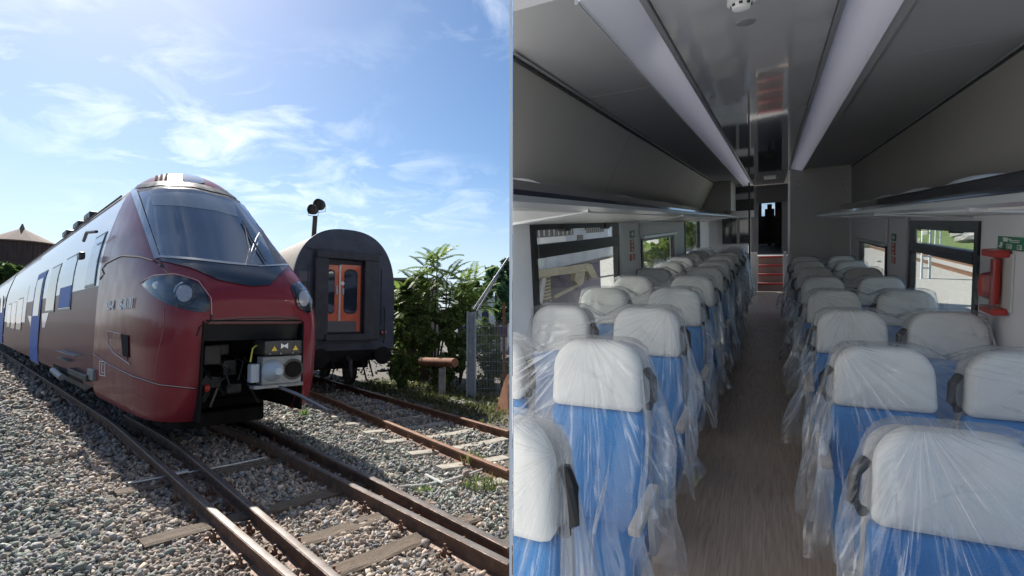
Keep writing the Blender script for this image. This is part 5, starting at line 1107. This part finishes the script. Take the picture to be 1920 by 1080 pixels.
def cover_mesh(h, half, seed, sgn, hi=True):
    K, J = (132, 34) if hi else (96, 24); V = []; UV = []; rs = random.Random(seed); lob = [(rs.uniform(0, 6.28), rs.choice((5, 7, 9, 13, 17, 23)), rs.uniform(.3, 1)) for _ in range(7)]
    def prof(t):                                     # half extents and centre of the ring at depth t (0 top .. 1 hem)
        fy = -.03 - .40 * min(1, t / .62) ** 1.15 - .05 * max(0, t - .62); by = .10 + .17 * (1 - min(1, t / .25)) * 0 + .10 + .03 * t
        xa = .185 + .075 * min(1, t / .45) ** .8 + .03 * t * t; xw = .175 + .06 * t
        return fy, by, xa, xw
    for j in range(J + 1):
        t = (j - 5) / (J - 5); cap = min(1, (j + .3) / 5) if j < 5 else 1; t = max(0, t); fy, by, xa, xw = prof(t)
        x0, x1 = (-half - xw, half + xa) if sgn > 0 else (-half - xa, half + xw)
        for k in range(K):
            a = 2 * math.pi * k / K; c, s = math.cos(a), math.sin(a); p = 5.0 - 1.6 * t
            ex = math.copysign(abs(c) ** (2 / p), c); ey = math.copysign(abs(s) ** (2 / p), s)
            cx, hx = (x0 + x1) / 2, (x1 - x0) / 2; z = h - (h - .30) * t; lean = .10 * z
            yf, yb = fy, by - .10 * z
            x = cx + hx * ex * cap; y = lean + (yf + yb) / 2 + (yb - yf) / 2 * ey * cap
            # top follows the two headrests
            def top(x_):
                d = min(abs(x_ - half), abs(x_ + half)); e = max(0, d - .10) / .09; return -.035 * min(1.6, e) ** 2 * (1 if abs(x_) > half else .75)
            z += top(x) * max(0, 1 - t * 2.4) + .012
            amp = .004 + .046 * t ** 1.1; w = sum(q[2] * math.sin(q[1] * a + q[0] + t * 1.5 * math.sin(q[0] * 3)) for q in lob) / 3.2
            w += 1.2 * mnoise.noise(Vector((c * 6 + seed, s * 6, t * 3)))
            side = 1.6 if (c * sgn > .5) else .7
            x += w * amp * side * (1 if abs(c) > .3 else .4) * (1 if c > 0 else -1); y += w * amp * .8 * (-1 if s < 0 else .3)
            if t > .75: z += (mnoise.noise(Vector((a * 2.2, seed, 1))) * .07 + .015 * math.sin(a * 11 + seed)) * (t - .75) / .25
            V.append((x, y, z)); UV.append((k / K, t if j >= 5 else -.02 * (5 - j)))
    Fc = [(j * K + k, j * K + (k + 1) % K, (j + 1) * K + (k + 1) % K, (j + 1) * K + k) for j in range(J) for k in range(K)]; Fc.append(tuple(range(K))[::-1])
    me = bpy.data.meshes.new('film_cover'); me.from_pydata(V, [], Fc); u = me.uv_layers.new(name='UVMap')
    for poly in me.polygons:
        wrap = len(poly.vertices) == 4 and (poly.vertices[0] % K) == K - 1
        for li in poly.loop_indices:
            vi = me.loops[li].vertex_index; q = UV[vi]; u.data[li].uv = (1.0 if wrap and vi % K == 0 else q[0], q[1])
    me.polygons.foreach_set('use_smooth', [True] * len(me.polygons)); me.materials.append(film_L if sgn > 0 else film_R); return me
for side, rows, h, um, half, sgn in (('left', ROW_L, 1.17, -.89, .26, 1), ('right', ROW_R, 1.04, .655, .23, -1)):
    pool = [cover_mesh(h, half, 11 + 7 * k + (100 if sgn < 0 else 0), sgn, True) for k in range(5)]
    for i, v in enumerate(rows):
        o = bpy.data.objects.new('film_cover', pool[i % 5]); COL.objects.link(o); o.matrix_world = CM @ Matrix.Translation((um, v - .10, FL)); CO.append(o)
        tag(o, 'crumpled clear plastic sheet draped over the seat pair in %s row of the %s block' % (ORDW[i], side), 'plastic cover', 'plastic covers over the seats')
# ------------------------------------------------------------------ outside the coach windows
GW = -2.75
bank_m = mat('bank_gravel', (.62, .60, .56), .95, var=(.30, .285, .26), vscale=26, bump=.9, bscale=40, detail=8)
b = MB(); b.grid([[(u, v, GW) for u in (-30, -12, -6, -3, 0, 3, 6, 10, 16, 30, 60)] for v in (-6, 0, 4, 8, 12, 18, 26, 40, 60, 90, 140)]); cobj(b, 'embankment', bank_m, kind='structure')
grass_b = mat('bank_grass', (.16, .22, .06), .95, var=(.10, .16, .04), vscale=1.2, bump=.8, bscale=10)
p = c_w(1711, 447, GW + .004); q = c_w(1843, 452, GW + .004)
b = MB(); b.grid([[(11 + .8 * mnoise.noise(Vector((v * .2, 0, 0))), v, GW + .004), (30, v, GW + .4), (60, v, GW + 2.0)] for v in range(-4, 130, 3)]); cobj(b, 'grass_bank', grass_b, kind='structure')
for du, lab in ((0, 'near'), (1.25, 'far')):
    a = c_w(1720, 478, GW + .16); u_ = c_w(1838, 515, GW + .16).x + du
    t = cthing('rail', 'brown %s rail of the track outside the right window' % lab, 'rail', 'rails outside the right coach window')
    pf = [(-.07, 0), (.07, 0), (.07, .015), (.014, .03), (.012, .12), (.035, .13), (.035, .16), (-.035, .16), (-.035, .13), (-.012, .12), (-.014, .03), (-.07, .015)]
    cobj(MB().prism([(u_ + x, -2, GW + z) for x, z in pf], (0, 80, 0)), 'rail_web', rust_m, t)
for x, yb, wd_, lab in ((1735, 522, .26, 'nearer pale mast outside the large right window'), (1758, 470, .28, 'farther pale mast outside the large right window')):
    c = c_w(x, yb, GW); t = cthing('catenary_mast', lab, 'mast', 'masts outside the right window')
    for s in (-1, 1): cobj(bx(c.x + s * wd_ * .5 - .03, c.x + s * wd_ * .5 + .03, c.y - .08, c.y + .08, GW, GW + 7), 'upright', mat('mast_pale', (.55, .60, .62), .6), t)
    for k_ in range(14): cobj(bx(c.x - wd_ * .5, c.x + wd_ * .5, c.y - .01, c.y + .01, GW + .4 + k_ * .48, GW + .46 + k_ * .48), 'lacing', mat('mast_pale', (.55, .60, .62), .6), t)
def cbush(label, pts_, size, n, ca_, cb_, name='bank_shrub', cat='shrub', group=None):
    t = cthing(name, label, cat, group); parts = []
    for c, r in pts_: P = clump_pts(c, r, n); parts.append(rnd_leaves(P, size, gcol(len(P), ca_, cb_)))
    V = np.concatenate([p_[0] for p_ in parts]); o_ = 0; Fs = []
    for p_ in parts: Fs.append(p_[1] + o_); o_ += len(p_[0])
    o = bpy.data.objects.new('foliage', np_mesh('foliage', V, np.concatenate(Fs), leaf_m, np.concatenate([p_[2] for p_ in parts]))); COL.objects.link(o); o.parent = t; CO.append(o)
    c = pts_[0][0]; cobj(MB().tube([(c[0], c[1], GW), (c[0], c[1], c[2])], [.09, .05], 6), 'stem', bark_m, t)
def cc(px, py, u): c = c_u(px, py, u); return (c.x, c.y, c.z)
cbush('leafy sunlit tree outside the second left window', [(cc(1232, 475, -7.5), (1.5, 3.2, 1.5)), (cc(1205, 490, -7.8), (1.3, 2.6, 1.6)), (cc(1250, 470, -8.5), (1.6, 3.6, 1.5))], .13, 2600, (.12, .18, .04), (.26, .33, .08), 'window_tree', 'tree', 'trees outside the left windows')
cbush('leafy tree outside the farthest left window', [(cc(1296, 440, -7.5), (1.8, 4.0, 2.2)), (cc(1300, 430, -8.4), (1.8, 4.0, 2.2))], .18, 2600, (.11, .17, .04), (.24, .31, .08), 'window_tree', 'tree', 'trees outside the left windows')
cbush('pale bush outside the second right window', [(cc(1640, 470, 7.5), (1.0, 2.0, .7)), (cc(1655, 500, 5.6), (.8, 1.5, .5))], .07, 1500, (.16, .20, .10), (.30, .36, .20))
cbush('green shrubs on the grass bank beyond the masts', [(cc(1830, 430, 24), (3, 4, 1.6)), (cc(1790, 424, 26), (4, 4, 1.2)), (cc(1722, 428, 22), (2, 4, 1.2))], .2, 1500, (.10, .16, .03), (.24, .32, .07))
for k_, (x, y) in enumerate(((1800, 447), (1826, 449), (1812, 456))):
    c = c_w(x, y, GW); b = MB(); b.add([(c.x + .9 * p_[0], c.y + 1.2 * p_[1], GW + .35 + .35 * p_[2]) for p_ in ICO], [tuple(f) for f in ICF]); cobj(b, 'rubble_heap', mat('rubble', (.45, .44, .42), .9, var=(.2, .19, .18), vscale=3, bump=.8, bscale=6), label='%s pale rubble heap on the far bank outside the right window' % ('leftmost', 'rightmost', 'middle nearest')[k_], cat='rubble', group='rubble heaps')
# locomotive seen through the large left window
ULX = -3.4
lx = thing('parked_locomotive', 'white and blue-grey locomotive with cream bogie frame outside the large left window', 'locomotive', mw=CM)
def lpx(x, y, du=0): c = c_u(x, y, ULX + du); return c
va = lpx(963, 500).y; vb = lpx(1165, 500).y
lw_m = mat('loco_white', (.78, .78, .77), .4, coat=.3); lb_m = mat('loco_blue_grey', (.55, .62, .72), .45, var=(.36, .42, .52), vscale=2, coat=.2); cream_m = mat('bogie_cream', (.60, .55, .40), .6, var=(.48, .42, .30), vscale=4); ind_m = mat('underframe_indigo', (.05, .04, .13), .6, var=(.10, .09, .17), vscale=3)
z1, z2, z3 = lpx(1070, 432).z, lpx(1070, 496).z, lpx(1070, 512).z
def lbox(nm, u0, u1, v0, v1, w0, w1, m, parent=lx, bev=0): return cobj(bx(u0, u1, v0, v1, w0, w1), nm, m, parent, bev=bev)
lbox('upper_body', ULX - 2.3, ULX + .0, va, vb, z1, 1.8, lw_m, bev=.05); lbox('lower_body', ULX - 2.3, ULX + .01, va, vb, z2, z1 - .002, lb_m)
for x0, x1, y0, y1 in ((993, 1074, 417, 429), (1097, 1132, 416, 425)):
    p, q = lpx(x0, y0), lpx(x1, y1); w_ = lbox('louvre_window', ULX - .02, ULX + .012, p.y, q.y, min(p.z, q.z) - .12, max(p.z, q.z), frame_m, bev=.01); n_ = 9
    for k_ in range(n_): lbox('louvre', ULX + .01, ULX + .02, p.y + (q.y - p.y) * (k_ + .2) / n_, p.y + (q.y - p.y) * (k_ + .5) / n_, min(p.z, q.z) - .10, max(p.z, q.z) - .02, grey_metal, w_)
p, q = lpx(1010, 446), lpx(1060, 458); lbox('access_hatch', ULX, ULX + .02, p.y, q.y, q.z, p.z, lw_m, bev=.01)
p, q = lpx(1081, 441), lpx(1092, 449); lbox('small_hatch', ULX, ULX + .02, p.y, q.y, q.z - .05, p.z, frame_m)
lbox('underframe', ULX - 2.0, ULX - .55, va, vb, GW + .35, z2 - .002, ind_m)
# cream bogie side frame: beam with raised ends and a diagonal link
P = [lpx(x, y, .0) for x, y in ((963, 512), (1098, 494), (1104, 496), (1116, 520), (1104, 522), (1096, 508), (1076, 512), (963, 526))]
cobj(MB().prism([(ULX - .05, p.y, p.z) for p in P], (.12, 0, 0)), 'bogie_beam', cream_m, lx, bev=.01)
P = [lpx(x, y) for x, y in ((1076, 510), (1094, 508), (1090, 532), (1082, 536), (1074, 526))]; cobj(MB().prism([(ULX - .06, p.y, p.z) for p in P], (.10, 0, 0)), 'bogie_bracket', cream_m, lx)
a, c = lpx(1042, 556), lpx(1088, 532); cobj(MB().tube([(ULX, a.y, a.z), (ULX, c.y, c.z)], .035, 8), 'traction_link', cream_m, lx, smooth=True)
a, c = lpx(1007, 568), lpx(1014, 522); cobj(MB().tube([(ULX + .05, a.y, a.z), (ULX + .05, c.y, c.z)], .045, 10), 'damper', mat('damper_grey', (.5, .5, .52), .4, .3), lx, smooth=True)
c = lpx(1030, 540); cobj(MB().tube([(ULX - .1 + .11 * math.cos(q * .7), c.y + .11 * math.sin(q * .7), c.z - .22 + q * .0065) for q in range(72)], .018, 6), 'coil_spring', cream_m, lx, smooth=True)
for x, y in ((1024, 566), (1108, 530)):
    c = lpx(x, y); cobj(MB().lathe([(.5, 0), (.5, .05), (.44, .06), (.2, .08), (.08, .10)], (ULX - .35, c.y + .1, GW + .62), (1, 0, 0), 24), 'wheel', steel_dk, lx, smooth=True)
a, c = lpx(1100, 524), lpx(1160, 514); cobj(MB().tube([(ULX + .02, a.y, a.z), (ULX + .02, c.y, c.z)], .02, 6), 'pipe', frame_m, lx, smooth=True)
lbox('solebar', ULX - .3, ULX + .03, va, vb, z2 - .05, z2 - .004, frame_m)
# ------------------------------------------------------------------ cut the coach where the added white partition stands
YP0, YP1 = .86, 2.86; YP2 = 7.2
pt_ = thing('partition', 'added white partition standing edge-on between the yard and the coach, diffusing sunlight', 'partition')
MB().box((-.0022, YP0 + .02, 1.85), (.0044, .04, 3.3)).obj('edge_post', mat('partition_white', (.9, .9, .9), .6), pt_)  # added post, drawn as the white dividing line
pm = bpy.data.materials.new('sun_diffuser_acrylic'); pm.use_nodes = True; t_ = pm.node_tree; t_.nodes.clear(); o1 = t_.nodes.new('ShaderNodeOutputMaterial'); a1 = t_.nodes.new('ShaderNodeBsdfTranslucent'); a1.inputs[0].default_value = (.92, .92, .9, 1); a2 = t_.nodes.new('ShaderNodeBsdfDiffuse'); a2.inputs[0].default_value = (.9, .9, .9, 1); a3 = t_.nodes.new('ShaderNodeMixShader'); a3.inputs[0].default_value = .3
t_.links.new(a1.outputs[0], a3.inputs[1]); t_.links.new(a2.outputs[0], a3.inputs[2]); t_.links.new(a3.outputs[0], o1.inputs[0])
MB().add([(-.0022, YP0 + .041, .2), (-.0022, YP2, .0), (-.0022, YP2, 5.2), (-.0022, YP0 + .041, 3.5)], [(0, 1, 2, 3)]).obj('added_sun_diffuser', pm, pt_, fix=False)  # added sheet, unseen edge-on, diffuses sunlight into the coach
bpy.context.view_layer.update()
def clip(o, xmin=.004):
    M = o.matrix_world; me = o.data; n = len(me.vertices); co = np.empty(n * 3, np.float32); me.vertices.foreach_get('co', co); co = co.reshape(-1, 3)
    Mw = np.array(M); X = co @ Mw[0, :3] + Mw[0, 3]
    if X.min() >= xmin: return True
    if X.max() <= xmin: return False
    if me.users > 1: o.data = me = me.copy()
    b = bmesh.new(); b.from_mesh(me); MI = M.inverted(); pt = MI @ Vector((xmin, 0, 0)); nn_ = (M.to_3x3().transposed() @ Vector((1, 0, 0))).normalized()
    bmesh.ops.bisect_plane(b, geom=b.verts[:] + b.edges[:] + b.faces[:], plane_co=pt, plane_no=nn_, clear_inner=True); b.to_mesh(me); b.free(); return True
for o in list(CO):
    if o.type == 'MESH' and not clip(o): bpy.data.objects.remove(o)
bpy.context.view_layer.update()
